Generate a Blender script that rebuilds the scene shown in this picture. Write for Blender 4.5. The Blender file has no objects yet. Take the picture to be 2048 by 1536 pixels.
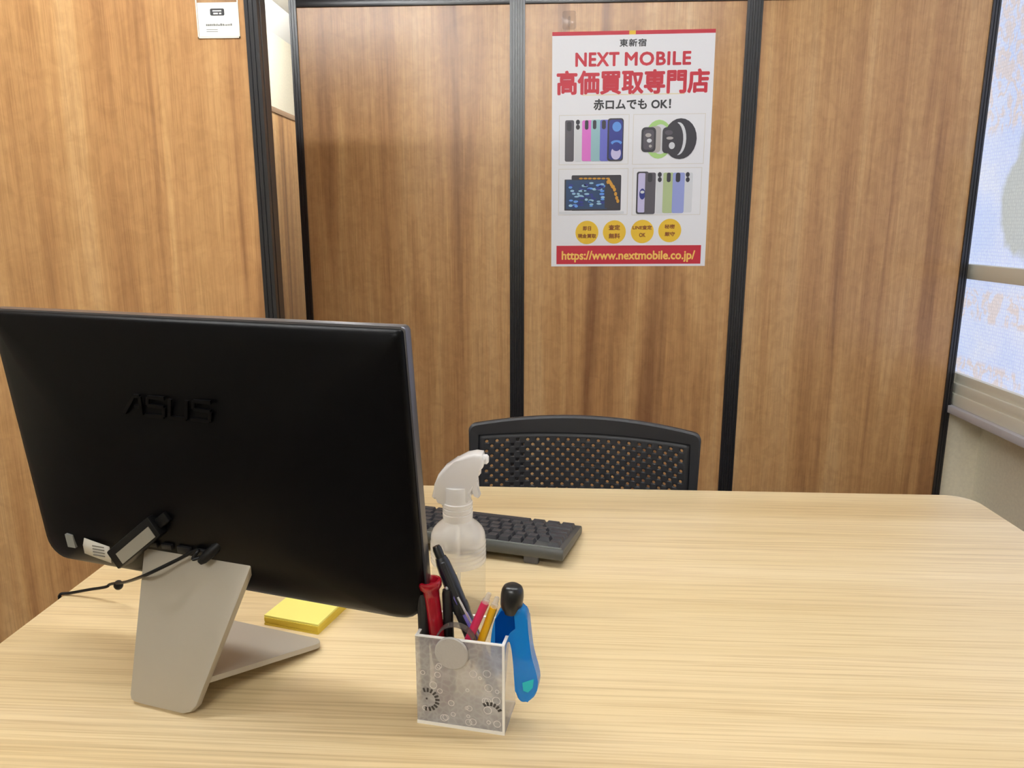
import bpy, bmesh, math, random
from mathutils import Vector, Matrix
random.seed(7)
S = bpy.context.scene
COL = S.collection
R = math.radians

# ------------------------------------------------------------------ camera, world, light, exposure
cam = bpy.data.cameras.new('camera'); co = bpy.data.objects.new('camera', cam); COL.objects.link(co)
cam.sensor_fit = 'HORIZONTAL'; cam.sensor_width = 36.0; cam.lens = 36.0 * 1480.0 / 2048.0
cam.clip_start = 0.02
co.location = (0, 0, 1.20); co.rotation_euler = (R(90 - 12.0), 0, math.atan(81.0 / (1480.0 / math.cos(R(12.0)))))
S.camera = co
w = bpy.data.worlds.new('world'); S.world = w; w.use_nodes = True
w.node_tree.nodes['Background'].inputs[0].default_value = (0.75, 0.86, 1.0, 1)
w.node_tree.nodes['Background'].inputs[1].default_value = 1.0
S.view_settings.view_transform = 'Standard'; S.view_settings.look = 'None'
S.view_settings.gamma = 1.0; S.view_settings.use_curve_mapping = False
S.view_settings.exposure = 0.0
LAMP_COL = (0.965, 0.98, 0.99)
S.cycles.transparent_max_bounces = 32; S.cycles.max_bounces = 12; S.cycles.diffuse_bounces = 6
# ceiling lights: x, y, length, turn, strength
LAMPS = [(-1.10, 0.90, 1.25, 0, 126.0), (0.30, 0.90, 1.25, 0, 78.0), (-0.6, -1.2, 1.25, 0, 150.0), (-1.05, 4.2, 1.25, 90, 110.0)]  # the one behind the viewer is an added fill, out of view
WINDOW_GLOW = 1.18

# ------------------------------------------------------------------ node helpers
def new_mat(name):
    m = bpy.data.materials.new(name); m.use_nodes = True
    nt = m.node_tree
    return m, nt, nt.nodes['Principled BSDF'], nt.nodes['Material Output']
def lin(c):
    return tuple(((v / 255.0) / 12.92 if v / 255.0 <= 0.04045 else ((v / 255.0 + 0.055) / 1.055) ** 2.4) for v in c) + (1.0,)
def mat(name, rgb, rough=0.5, metal=0.0, spec=0.5, coat=0.0, emit=None, bump=0.0, bscale=400.0):
    m, nt, p, o = new_mat(name)
    p.inputs['Base Color'].default_value = lin(rgb); p.inputs['Roughness'].default_value = rough
    p.inputs['Metallic'].default_value = metal; p.inputs['Specular IOR Level'].default_value = spec
    p.inputs['Coat Weight'].default_value = coat
    if emit:
        p.inputs['Emission Color'].default_value = tuple(emit[0]) + (1,); p.inputs['Emission Strength'].default_value = emit[1]
    if bump:
        n = nt.nodes.new('ShaderNodeTexNoise'); n.inputs['Scale'].default_value = bscale
        tc = nt.nodes.new('ShaderNodeTexCoord'); nt.links.new(tc.outputs['Object'], n.inputs['Vector'])
        b = nt.nodes.new('ShaderNodeBump'); b.inputs['Strength'].default_value = bump; b.inputs['Distance'].default_value = 0.001
        nt.links.new(n.outputs['Fac'], b.inputs['Height']); nt.links.new(b.outputs['Normal'], p.inputs['Normal'])
    return m
def clear(name, rgb, body=0.1, rough=0.05, tint=None, shine=1.0):
    """clear plastic: transparent, a fresnel gloss and a little milky body"""
    m, nt, p, o = new_mat(name); N = nt.nodes; L = nt.links
    t = N.new('ShaderNodeBsdfTransparent'); t.inputs[0].default_value = lin(tint or (255, 255, 255))
    d = N.new('ShaderNodeBsdfDiffuse'); d.inputs[0].default_value = lin(rgb)
    tl = N.new('ShaderNodeBsdfTranslucent'); tl.inputs[0].default_value = lin(rgb)
    md = N.new('ShaderNodeMixShader'); md.inputs[0].default_value = 0.5; L.new(d.outputs[0], md.inputs[1]); L.new(tl.outputs[0], md.inputs[2])
    m1 = N.new('ShaderNodeMixShader'); m1.inputs[0].default_value = body; L.new(t.outputs[0], m1.inputs[1]); L.new(md.outputs[0], m1.inputs[2])
    g = N.new('ShaderNodeBsdfGlossy'); g.inputs['Roughness'].default_value = rough
    f = N.new('ShaderNodeFresnel'); f.inputs[0].default_value = 1.46
    gm = N.new('ShaderNodeNewGeometry'); fr = N.new('ShaderNodeMath'); fr.operation = 'SUBTRACT'; fr.inputs[0].default_value = 1.0; L.new(gm.outputs['Backfacing'], fr.inputs[1])
    fm = N.new('ShaderNodeMath'); fm.operation = 'MULTIPLY'; L.new(f.outputs[0], fm.inputs[0]); L.new(fr.outputs[0], fm.inputs[1])
    fs = N.new('ShaderNodeMath'); fs.operation = 'MULTIPLY'; L.new(fm.outputs[0], fs.inputs[0]); fs.inputs[1].default_value = shine
    m2 = N.new('ShaderNodeMixShader'); L.new(fs.outputs[0], m2.inputs[0]); L.new(m1.outputs[0], m2.inputs[1]); L.new(g.outputs[0], m2.inputs[2])
    L.new(m2.outputs[0], o.inputs[0])
    return m
def ramp(nt, stops):
    r = nt.nodes.new('ShaderNodeValToRGB'); e = r.color_ramp.elements
    while len(e) < len(stops): e.new(0.5)
    for k, (pos, c) in enumerate(stops): e[k].position = pos; e[k].color = c if len(c) == 4 else lin(c)
    return r
def noise(nt, vec, scale, detail=4.0, rough=0.55, dist=0.0):
    mp = nt.nodes.new('ShaderNodeMapping'); mp.inputs['Scale'].default_value = scale
    nt.links.new(vec, mp.inputs['Vector'])
    n = nt.nodes.new('ShaderNodeTexNoise'); n.inputs['Scale'].default_value = 1.0; n.inputs['Detail'].default_value = detail
    n.inputs['Roughness'].default_value = rough; n.inputs['Distortion'].default_value = dist
    nt.links.new(mp.outputs[0], n.inputs['Vector'])
    return n.outputs['Fac']
def mixc(nt, mode, fac, a, b):
    x = nt.nodes.new('ShaderNodeMix'); x.data_type = 'RGBA'; x.blend_type = mode
    for idx, v in ((0, fac), (6, a), (7, b)):
        if hasattr(v, 'links') or hasattr(v, 'is_linked'): nt.links.new(v, x.inputs[idx])
        else: x.inputs[idx].default_value = v
    return x.outputs[2]
def wood_panel(name, seed):
    m, nt, p, o = new_mat(name)
    tc = nt.nodes.new('ShaderNodeTexCoord')
    off = nt.nodes.new('ShaderNodeMapping'); off.inputs['Location'].default_value = (seed * 3.7, 0, seed * 1.9)
    nt.links.new(tc.outputs['Object'], off.inputs['Vector']); v = off.outputs[0]
    band = noise(nt, v, (9.0, 1, 0.42), 3, 0.55, 0.9)
    r1 = ramp(nt, [(0.30, (150, 106, 70)), (0.43, (190, 143, 95)), (0.56, (210, 165, 112)), (0.72, (222, 183, 132))]); nt.links.new(band, r1.inputs[0])
    fine = noise(nt, v, (95, 1, 2.2), 5, 0.65, 0.3)
    r2 = ramp(nt, [(0.32, (214, 206, 198)), (0.55, (242, 240, 238)), (0.8, (255, 255, 255))]); nt.links.new(fine, r2.inputs[0])
    c = mixc(nt, 'MULTIPLY', 0.6, r1.outputs[0], r2.outputs[0])
    pore = noise(nt, v, (420, 1, 7), 2, 0.5)
    r3 = ramp(nt, [(0.38, (205, 192, 182)), (0.52, (255, 255, 255))]); nt.links.new(pore, r3.inputs[0])
    c = mixc(nt, 'MULTIPLY', 0.35, c, r3.outputs[0])
    fleck = noise(nt, v, (26, 1, 24), 3, 0.6, 0.8)
    r4 = ramp(nt, [(0.35, (226, 220, 214)), (0.6, (255, 255, 255))]); nt.links.new(fleck, r4.inputs[0])
    c = mixc(nt, 'MULTIPLY', 0.5, c, r4.outputs[0])
    nt.links.new(c, p.inputs['Base Color'])
    p.inputs['Roughness'].default_value = 0.29; p.inputs['Specular IOR Level'].default_value = 0.55
    b = nt.nodes.new('ShaderNodeBump'); b.inputs['Strength'].default_value = 0.12; b.inputs['Distance'].default_value = 0.001
    nt.links.new(pore, b.inputs['Height']); nt.links.new(b.outputs[0], p.inputs['Normal'])
    return m
def wood_table(name):
    m, nt, p, o = new_mat(name)
    tc = nt.nodes.new('ShaderNodeTexCoord'); v = tc.outputs['Object']
    broad = noise(nt, v, (0.45, 13, 13), 4, 0.55, 0.3)
    r1 = ramp(nt, [(0.30, (216, 192, 146)), (0.5, (226, 204, 160)), (0.7, (233, 212, 172))]); nt.links.new(broad, r1.inputs[0])
    line = noise(nt, v, (1.3, 170, 170), 4, 0.65, 0.1)
    zone = noise(nt, v, (0.5, 6, 6), 2, 0.5); rz = ramp(nt, [(0.38, (40, 40, 40)), (0.66, (205, 205, 205))]); nt.links.new(zone, rz.inputs[0])
    r2 = ramp(nt, [(0.36, (208, 194, 173)), (0.50, (246, 241, 233)), (0.7, (255, 255, 255))]); nt.links.new(line, r2.inputs[0])
    c = mixc(nt, 'MULTIPLY', rz.outputs[0], r1.outputs[0], r2.outputs[0])
    fine = noise(nt, v, (5, 420, 420), 3, 0.6)
    r3 = ramp(nt, [(0.36, (212, 196, 174)), (0.52, (255, 255, 255))]); nt.links.new(fine, r3.inputs[0])
    c = mixc(nt, 'MULTIPLY', 0.45, c, r3.outputs[0])
    nt.links.new(c, p.inputs['Base Color'])
    p.inputs['Roughness'].default_value = 0.30; p.inputs['Specular IOR Level'].default_value = 0.95
    b = nt.nodes.new('ShaderNodeBump'); b.inputs['Strength'].default_value = 0.10; b.inputs['Distance'].default_value = 0.0006
    nt.links.new(line, b.inputs['Height']); nt.links.new(b.outputs[0], p.inputs['Normal'])
    return m
def plaster(name, rgb, rough=0.85):
    m, nt, p, o = new_mat(name)
    tc = nt.nodes.new('ShaderNodeTexCoord')
    n = noise(nt, tc.outputs['Object'], (90, 90, 90), 4, 0.6)
    r = ramp(nt, [(0.3, tuple(int(c * 0.96) for c in rgb)), (0.7, rgb)]); nt.links.new(n, r.inputs[0]); nt.links.new(r.outputs[0], p.inputs['Base Color'])
    b = nt.nodes.new('ShaderNodeBump'); b.inputs['Strength'].default_value = 0.15; b.inputs['Distance'].default_value = 0.001
    nt.links.new(n, b.inputs['Height']); nt.links.new(b.outputs[0], p.inputs['Normal']); p.inputs['Roughness'].default_value = rough
    return m

# ------------------------------------------------------------------ mesh helpers
def finish(bm, ang=38):
    bmesh.ops.recalc_face_normals(bm, faces=bm.faces)
    for f in bm.faces: f.smooth = True
    for e in bm.edges:
        if len(e.link_faces) == 2 and e.calc_face_angle(0) > R(ang): e.smooth = False
def ob(name, bm, mats, parent=None, loc=(0, 0, 0), rot=(0, 0, 0), ang=38, recalc=True):
    me = bpy.data.meshes.new(name)
    if recalc: finish(bm, ang)
    bm.to_mesh(me); bm.free()
    for m in (mats if isinstance(mats, (list, tuple)) else [mats]): me.materials.append(m)
    o = bpy.data.objects.new(name, me); COL.objects.link(o)
    o.location = loc; o.rotation_euler = rot
    if parent: o.parent = parent
    return o
def thing(name, label, cat, loc=(0, 0, 0), rot=(0, 0, 0), group=None):
    o = bpy.data.objects.new(name, None); COL.objects.link(o); o.empty_display_size = 0.05
    o.location = loc; o.rotation_euler = rot
    return tag(o, label, cat, group)
def tag(o, label, cat, group=None):
    o['label'] = label; o['category'] = cat
    if group: o['group'] = group
    return o
def struct(o): o['kind'] = 'structure'; return o
def box(bm, lo, hi, bev=0.0, seg=2, mi=0, M=None):
    b = bmesh.new(); bmesh.ops.create_cube(b, size=1.0)
    for v in b.verts:
        v.co = Vector([lo[k] + (v.co[k] + 0.5) * (hi[k] - lo[k]) for k in range(3)])
    if bev: bmesh.ops.bevel(b, geom=b.edges[:], offset=bev, segments=seg, profile=0.5, affect='EDGES')
    join(bm, b, mi, M); return bm
def join(bm, b, mi=0, M=None):
    vs = {}
    for v in b.verts: vs[v] = bm.verts.new(M @ v.co if M else v.co)
    for f in b.faces:
        nf = bm.faces.new([vs[v] for v in f.verts]); nf.material_index = mi if mi is not None else f.material_index
    b.free()
def BX(lo, hi, bev=0.0, seg=2): return box(bmesh.new(), lo, hi, bev, seg)
def lathe(bm, prof, n=24, mi=0, M=None, caps=True):
    b = bmesh.new(); rings = []
    for r, z in prof:
        rings.append([b.verts.new((r * math.cos(2 * math.pi * k / n), r * math.sin(2 * math.pi * k / n), z)) for k in range(n)])
    for a, c in zip(rings, rings[1:]):
        for k in range(n): b.faces.new((a[k], a[(k + 1) % n], c[(k + 1) % n], c[k]))
    if caps: b.faces.new(rings[0][::-1]); b.faces.new(rings[-1])
    join(bm, b, mi, M); return bm
def LA(prof, n=24, caps=True): return lathe(bmesh.new(), prof, n, 0, None, caps)
def prism(bm, pts, d0, d1, axis='y', bev=0.0, seg=2, mi=0, M=None):
    """polygon in the plane across `axis`, extruded from d0 to d1 along it"""
    b = bmesh.new()
    def P(p, d):
        return {'y': (p[0], d, p[1]), 'z': (p[0], p[1], d), 'x': (d, p[0], p[1])}[axis]
    A = [b.verts.new(P(p, d0)) for p in pts]; B = [b.verts.new(P(p, d1)) for p in pts]
    fa = b.faces.new(A); fb = b.faces.new(B[::-1]); n = len(pts)
    for k in range(n): b.faces.new((A[k], B[k], B[(k + 1) % n], A[(k + 1) % n]))
    if bev:
        es = set(fa.edges) | set(fb.edges)
        bmesh.ops.bevel(b, geom=list(es), offset=bev, segments=seg, profile=0.5, affect='EDGES')
    join(bm, b, mi, M); return bm
def PR(pts, d0, d1, axis='y', bev=0.0, seg=2): return prism(bmesh.new(), pts, d0, d1, axis, bev, seg)
def rrect(x0, z0, x1, z1, r, n=6, rr=None):
    rr = rr or (r, r, r, r); out = []          # corners: bottom-left, bottom-right, top-right, top-left
    for (cx, cz, a0, q) in ((x0, z0, 180, rr[0]), (x1, z0, 270, rr[1]), (x1, z1, 0, rr[2]), (x0, z1, 90, rr[3])):
        ox = cx + (q if cx == x0 else -q); oz = cz + (q if cz == z0 else -q)
        for k in range(n + 1):
            a = R(a0 + 90.0 * k / n); out.append((ox + q * math.cos(a), oz + q * math.sin(a)))
    return out
def axis_matrix(p0, p1, roll=0.0):
    p0 = Vector(p0); d = Vector(p1) - p0
    return Matrix.Translation(p0) @ d.to_track_quat('Z', 'Y').to_matrix().to_4x4() @ Matrix.Rotation(roll, 4, 'Z')
def smooth_path(P, n=10):
    P = [Vector(p) for p in P]; out = []
    for i in range(len(P) - 1):
        a = P[max(i - 1, 0)]; b = P[i]; c = P[i + 1]; d = P[min(i + 2, len(P) - 1)]
        for k in range(n):
            t = k / n
            out.append(0.5 * ((2 * b) + (c - a) * t + (2 * a - 5 * b + 4 * c - d) * t * t + (3 * b - a - 3 * c + d) * t ** 3))
    return out + [P[-1]]
def tube(bm, pts, r, n=8, mi=0):
    pts = [Vector(p) for p in pts]; rings = []
    up = Vector((0.31, 0.2, 0.93))
    for i, p in enumerate(pts):
        t = (pts[min(i + 1, len(pts) - 1)] - pts[max(i - 1, 0)]).normalized()
        s = t.cross(up).normalized(); q = s.cross(t)
        rr = r[i] if isinstance(r, list) else r
        rings.append([bm.verts.new(p + rr * (math.cos(2 * math.pi * k / n) * s + math.sin(2 * math.pi * k / n) * q)) for k in range(n)])
    for a, c in zip(rings, rings[1:]):
        for k in range(n):
            f = bm.faces.new((a[k], a[(k + 1) % n], c[(k + 1) % n], c[k])); f.material_index = mi
    bm.faces.new(rings[0][::-1]); bm.faces.new(rings[-1])
    return bm
def poly(bm, pts, y, mi=0):
    f = bm.faces.new([bm.verts.new((p[0], y, p[1])) for p in pts]); f.material_index = mi; return f
def ell(cx, cz, rx, rz, n=24, a0=0, a1=360):
    full = (a1 - a0) == 360
    return [(cx + rx * math.cos(R(a0 + (a1 - a0) * k / (n if full else n - 1))), cz + rz * math.sin(R(a0 + (a1 - a0) * k / (n if full else n - 1)))) for k in range(n)]
def text_bm(body, x0, z0, x1, z1, y, bold=0.0, depth=0.0002, mi=0, bm=None, spacing=1.0):
    """flat lettering fitted to the box x0..x1, z0..z1 of an upright sheet that faces -y"""
    cu = bpy.data.curves.new('lettering', 'FONT'); cu.body = body; cu.size = 1.0; cu.fill_mode = 'BOTH'; cu.extrude = 0.0
    cu.space_character = spacing; cu.resolution_u = 3
    o = bpy.data.objects.new('lettering', cu); COL.objects.link(o)
    dg = bpy.context.evaluated_depsgraph_get(); dg.update()
    me = bpy.data.meshes.new_from_object(o.evaluated_get(dg))
    b = bmesh.new(); b.from_mesh(me)
    bpy.data.objects.remove(o); bpy.data.curves.remove(cu); bpy.data.meshes.remove(me)
    xs = [v.co.x for v in b.verts]; ys = [v.co.y for v in b.verts]
    bm = bm or bmesh.new()
    if xs:
        ax, bx, ay, by = min(xs), max(xs), min(ys), max(ys)
        for v in b.verts:
            v.co = Vector((x0 + (v.co.x - ax) / (bx - ax) * (x1 - x0), y, z0 + (v.co.y - ay) / (by - ay) * (z1 - z0)))
    e = bold * (z1 - z0)                     # heavier strokes: the same outline laid down again a hair to each side
    shifts = [(0, 0)] if not bold else [(e * math.cos(R(45 * k)), e * math.sin(R(45 * k))) for k in range(8)] + [(0, 0)]
    for q, (dx, dz) in enumerate(shifts):
        join(bm, b.copy(), mi, Matrix.Translation((dx, -0.00001 * q, dz)))
    b.free()
    return bm

# ------------------------------------------------------------------ materials
M_BLACKSTILE = mat('black_anodised_edge', (17, 18, 24), 0.30, 0.0, 0.75)
M_TABLE = wood_table('pale_oak_laminate')
M_EDGE = mat('table_edge_band', (226, 205, 172), 0.5)
M_STEEL = mat('white_painted_steel', (205, 203, 198), 0.45)
M_WALL = plaster('beige_wallpaper', (250, 243, 222))
M_CREAM = plaster('cream_wallpaper', (236, 228, 206))
M_CEIL = plaster('ceiling_white', (228, 224, 216))
M_FLOOR = plaster('grey_carpet_floor', (112, 104, 96), 0.95)
M_SASH = mat('cream_aluminium', (240, 239, 226), 0.42)
M_SILL = mat('grey_sill', (206, 207, 216), 0.45)
M_BLACK = mat('black_plastic', (10, 10, 12), 0.45, spec=0.25, bump=0.05, bscale=2500)
M_SHELL = mat('black_monitor_shell', (3, 3, 5), 0.38, spec=0.13, bump=0.06, bscale=2600)
M_BEZEL = mat('dark_grey_bezel', (104, 104, 110), 0.30, 0.7)
M_STAND = mat('champagne_metal', (180, 173, 160), 0.42, 0.35)
M_DISPLAY = mat('dark_display', (8, 8, 10), 0.15)
M_CHAIR = mat('black_chair_plastic', (30, 31, 36), 0.48)
M_FABRIC = mat('black_seat_fabric', (28, 28, 32), 0.9, bump=0.4, bscale=900)
M_KB = mat('charcoal_keyboard_case', (74, 75, 73), 0.42)
M_KEY = mat('charcoal_keycap', (52, 52, 56), 0.45)
M_KBEDGE = mat('keyboard_edge_highlight', (112, 115, 112), 0.4)
M_RUBBER = mat('rubber_foot', (88, 88, 92), 0.6)
M_PAPER = mat('white_paper', (232, 232, 236), 0.55)
M_RED = mat('print_red', (190, 34, 54), 0.5)
M_INK = mat('print_black', (38, 38, 42), 0.5)
M_YEL = mat('print_yellow', (232, 190, 50), 0.5)
M_LINE = mat('print_pale_line', (214, 208, 196), 0.55)

# ================================================================== THE SETTING
RX = 1.51           # right wall
struct(ob('floor', BX((-3.3, -2.6, -0.05), (1.65, 6.0, 0.0)), M_FLOOR))
struct(ob('ceiling', BX((-3.3, -2.6, 2.50), (1.65, 6.0, 2.56)), M_CEIL))
struct(ob('wall_back', BX((-3.3, 5.95, 0.0), (1.65, 6.05, 2.5)), M_CREAM))
struct(ob('wall_front', BX((-3.3, -2.65, 0.0), (1.65, -2.55, 2.5)), M_CREAM))
struct(ob('wall_left', BX((-3.35, -2.6, 0.0), (-3.25, 6.0, 2.5)), M_CREAM))
# right wall with the window opening  y 0.30..2.95, z 0.585..2.05
wy0, wy1, wz0, wz1 = 0.30, 2.95, 0.575, 2.38
bm = bmesh.new()
box(bm, (RX + 0.124, -2.6, 0.0), (RX + 0.14, 6.0, wz0 - 0.03)); box(bm, (RX, -2.6, wz0 - 0.03), (RX + 0.14, wy0, wz0)); box(bm, (RX, 2.97, wz0 - 0.03), (RX + 0.14, 6.0, wz0)); box(bm, (RX + 0.061, wy0, wz0 - 0.03), (RX + 0.14, 2.97, wz0)); box(bm, (RX, -2.6, wz1), (RX + 0.12, 6.0, 2.5))
box(bm, (RX, -2.6, wz0), (RX + 0.12, wy0, wz1)); box(bm, (RX, wy1, wz0), (RX + 0.12, 6.0, wz1))
struct(ob('wall_right', bm, M_WALL))
struct(ob('wall_pier', BX((1.492, 2.806, 0.0), (RX + 0.15, 2.94, 0.516)), M_WALL))
# window: cream aluminium frame, transom bar, two filmed panes, grey sill
win = struct(ob('window_1', BX((RX + 0.002, wy0, 0.590), (RX + 0.07, wy1, 0.628), 0.003), M_SASH))
win['label'] = 'frosted window with coloured film behind the right end of the partitions'
bm = bmesh.new()
box(bm, (RX + 0.012, wy0, 0.628), (RX + 0.06, wy1, 0.662), 0.003)
box(bm, (RX + 0.006, wy0, 2.30), (RX + 0.06, wy1, 2.375), 0.003)
box(bm, (RX + 0.006, wy0, 0.63), (RX + 0.06, wy0 + 0.04, 2.31), 0.003)
box(bm, (RX + 0.006, wy1 - 0.04, 0.63), (RX + 0.06, wy1, 2.31), 0.003)
ob('window_frame', bm, M_SASH, win)
ob('transom_bar', BX((RX + 0.004, wy0 + 0.04, 1.013), (RX + 0.055, wy1 - 0.04, 1.067), 0.004), M_SASH, win)
def film():
    m, nt, p, o = new_mat('printed_window_film'); N = nt.nodes; L = nt.links
    g = N.new('ShaderNodeTexCoord'); v = g.outputs['Object']
    sx = N.new('ShaderNodeSeparateXYZ'); L.new(v, sx.inputs[0])
    base = noise(nt, v, (1, 5, 5), 3, 0.5)
    rb = ramp(nt, [(0.3, (180, 195, 230)), (0.55, (194, 203, 229)), (0.75, (208, 211, 222))]); L.new(base, rb.inputs[0])
    # orange lettering bands (as the back of a printed sign) and an olive blob
    sh = noise(nt, v, (1, 22, 15), 3, 0.55, 1.6)
    rs = ramp(nt, [(0.45, (0, 0, 0)), (0.56, (235, 235, 235))]); L.new(sh, rs.inputs[0])
    mr = N.new('ShaderNodeMapRange'); mr.inputs[1].default_value = 0.60; mr.inputs[2].default_value = 2.30; L.new(sx.outputs[2], mr.inputs[0])
    def zz(z): return (z - 0.60) / 1.70
    zr = ramp(nt, [(zz(.66), (255, 255, 255)), (zz(.715), (255, 255, 255)), (zz(.73), (0, 0, 0)), (zz(.86), (0, 0, 0)), (zz(.87), (255, 255, 255)), (zz(.97), (255, 255, 255)), (zz(.985), (0, 0, 0)), (zz(1.50), (0, 0, 0)), (zz(1.54), (255, 255, 255)), (zz(1.95), (255, 255, 255)), (zz(2.0), (0, 0, 0))])
    L.new(mr.outputs[0], zr.inputs[0])
    mk = N.new('ShaderNodeMath'); mk.operation = 'MULTIPLY'; L.new(rs.outputs[0], mk.inputs[0]); L.new(zr.outputs[0], mk.inputs[1])
    c = mixc(nt, 'MIX', mk.outputs[0], rb.outputs[0], lin((204, 190, 186)))
    # two pale olive printed shapes
    for (cy, cz, ry, rz) in ((2.56, 1.30, 0.16, 0.21), (1.55, 1.42, 0.30, 0.30)):
        mp = N.new('ShaderNodeMapping'); mp.inputs['Location'].default_value = (0, -cy / ry, -cz / rz); mp.inputs['Scale'].default_value = (0, 1 / ry, 1 / rz); L.new(v, mp.inputs['Vector'])
        ln = N.new('ShaderNodeVectorMath'); ln.operation = 'LENGTH'; L.new(mp.outputs[0], ln.inputs[0])
        wob = noise(nt, v, (1, 9, 9), 2, 0.5); ad = N.new('ShaderNodeMath'); ad.operation = 'MULTIPLY_ADD'; L.new(wob, ad.inputs[0]); ad.inputs[1].default_value = 0.9; L.new(ln.outputs['Value'], ad.inputs[2])
        rr_ = ramp(nt, [(0.0, (0, 0, 0)), (0.02, (0, 0, 0))]); rr_ = N.new('ShaderNodeMapRange'); rr_.inputs[1].default_value = 1.46; rr_.inputs[2].default_value = 1.30; rr_.inputs[4].default_value = 0.8; L.new(ad.outputs[0], rr_.inputs[0])
        c = mixc(nt, 'MIX', rr_.outputs[0], c, lin((166, 170, 158)))
    # patterned glass: small square cells
    vo = N.new('ShaderNodeTexVoronoi'); vo.distance = 'CHEBYCHEV'; vo.inputs['Scale'].default_value = 85.0; vo.inputs['Randomness'].default_value = 0.25; L.new(v, vo.inputs['Vector'])
    rv = ramp(nt, [(0.15, (255, 255, 255)), (0.6, (214, 216, 222))]); L.new(vo.outputs['Distance'], rv.inputs[0])
    c = mixc(nt, 'MULTIPLY', 0.8, c, rv.outputs[0])
    p.inputs['Base Color'].default_value = lin((120, 124, 130)); p.inputs['Roughness'].default_value = 0.25
    L.new(c, p.inputs['Emission Color']); p.inputs['Emission Strength'].default_value = WINDOW_GLOW
    bu = N.new('ShaderNodeBump'); bu.inputs['Strength'].default_value = 0.5; bu.inputs['Distance'].default_value = 0.002
    L.new(vo.outputs['Distance'], bu.inputs['Height']); L.new(bu.outputs[0], p.inputs['Normal'])
    return m
M_FILM = film()
ob('pane', BX((RX + 0.030, wy0 + 0.03, 0.655), (RX + 0.036, wy1 - 0.03, 1.02)), M_FILM, win)
ob('pane', BX((RX + 0.030, wy0 + 0.03, 1.06), (RX + 0.036, wy1 - 0.03, 2.305)), M_FILM, win)
ob('window_sill', BX((RX - 0.022, wy0 - 0.05, 0.517), (RX + 0.122, wy1 + 0.05, 0.546), 0.004), M_SILL, win)
ob('sill_lip', BX((RX - 0.004, wy0 - 0.03, 0.546), (RX + 0.06, wy1 + 0.03, 0.590), 0.003), M_SASH, win)
struct(ob('baseboard_right', BX((RX + 0.114, -2.5, 0.0), (RX + 0.124, 2.80, 0.07), 0.003), mat('grey_baseboard', (120, 112, 104), 0.6)))
# crown moulding and inner wall seen through the gap on the left
struct(ob('wall_corridor', BX((-1.82, 2.95, 0.0), (-1.72, 5.95, 2.5)), M_CREAM))
bm = bmesh.new(); prism(bm, [(-1.72, 2.36), (-1.66, 2.47), (-1.66, 2.50), (-1.72, 2.50)], 2.95, 5.95, 'y')
struct(ob('trim_1', bm, mat('white_crown_moulding', (222, 220, 214), 0.6)))

# ------------------------------------------------------------------ ceiling lights
M_LAMPBODY = mat('white_lamp_body', (236, 236, 232), 0.4)
for k, (lx, ly, ll, turn, st) in enumerate(LAMPS):
    lw = 0.16
    lab = ['white tube ceiling light above the front left partition', 'white tube ceiling light above the middle of the table', 'added white tube fill light behind the viewer', 'white tube ceiling light above the corridor past the partitions'][k]
    t = thing('ceiling_light', lab, 'ceiling light', (lx, ly, 2.5), (0, 0, R(turn)))
    ob('housing', PR([(-lw / 2, 0.0), (-0.03, -0.05), (0.03, -0.05), (lw / 2, 0.0)], -ll / 2, ll / 2, 'x', 0.002, 1), M_LAMPBODY, t)
    for e in (-1, 1): ob('tube_holder', BX((e * (ll / 2 - 0.012) - 0.008, -0.014, -0.10), (e * (ll / 2 - 0.012) + 0.008, 0.014, -0.045), 0.002), M_LAMPBODY, t)
    ob('tube', lathe(bmesh.new(), [(0.016, -ll / 2 + 0.022), (0.016, ll / 2 - 0.022)], 20, 0, Matrix.Translation((0, 0, -0.078)) @ Matrix.Rotation(R(90), 4, 'Y')), mat('lit_tube', (240, 240, 236), 0.4, emit=(LAMP_COL, st)), t)

# ------------------------------------------------------------------ partitions
def stile(x0, x1, z0, z1, yf, yb):
    wd = x1 - x0; g = 0.0022
    pts = [(x0, yf), (x0 + wd * .28, yf), (x0 + wd * .28 + .0006, yf + g), (x0 + wd * .36, yf + g), (x0 + wd * .36 + .0006, yf),
           (x0 + wd * .64, yf), (x0 + wd * .64 + .0006, yf + g), (x0 + wd * .72, yf + g), (x0 + wd * .72 + .0006, yf), (x1, yf),
           (x1, yf + .014), (x1 - .002, yf + .0145), (x1 - .002, yf + .0195), (x1, yf + .02), (x1, yb), (x0, yb)]
    return PR(pts, z0, z1, 'z')
def partition(label, x0, x1, y, ztop, seed, rotz=0.0, sw=0.026, cap=None):
    """upright office partition: board between black edge profiles, y is its front face"""
    W = x1 - x0
    t = thing('partition', label, 'partition', (x0, y, 0), (0, 0, rotz))
    wm = wood_panel('walnut_laminate', seed)
    ob('board', BX((sw - .004, 0.007, 0.07), (W - sw + .004, 0.043, ztop - sw + .004)), wm, t)
    ob('stile', stile(0, sw, 0.03, ztop, 0.0, 0.05), M_BLACKSTILE, t)
    ob('stile', stile(W - sw, W, 0.03, ztop, 0.0, 0.05), M_BLACKSTILE, t)
    ob('top_rail', BX((sw, 0.001, ztop - sw), (W - sw, 0.049, ztop), 0.0015), cap or M_BLACKSTILE, t)
    ob('bottom_rail', BX((sw, 0.001, 0.05), (W - sw, 0.049, 0.075), 0.0015), M_BLACKSTILE, t)
    for fx in (0.03, W - 0.05):
        ob('foot', LA([(0.016, 0.0), (0.016, 0.008), (0.007, 0.012), (0.007, 0.032)], 12), M_BLACKSTILE, t, (fx + .01, 0.025, 0.0))
    return t
partition('walnut partition at left end of back row, behind the monitor', -0.9375, -0.1305, 2.78, 1.982, 1.0)
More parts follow.
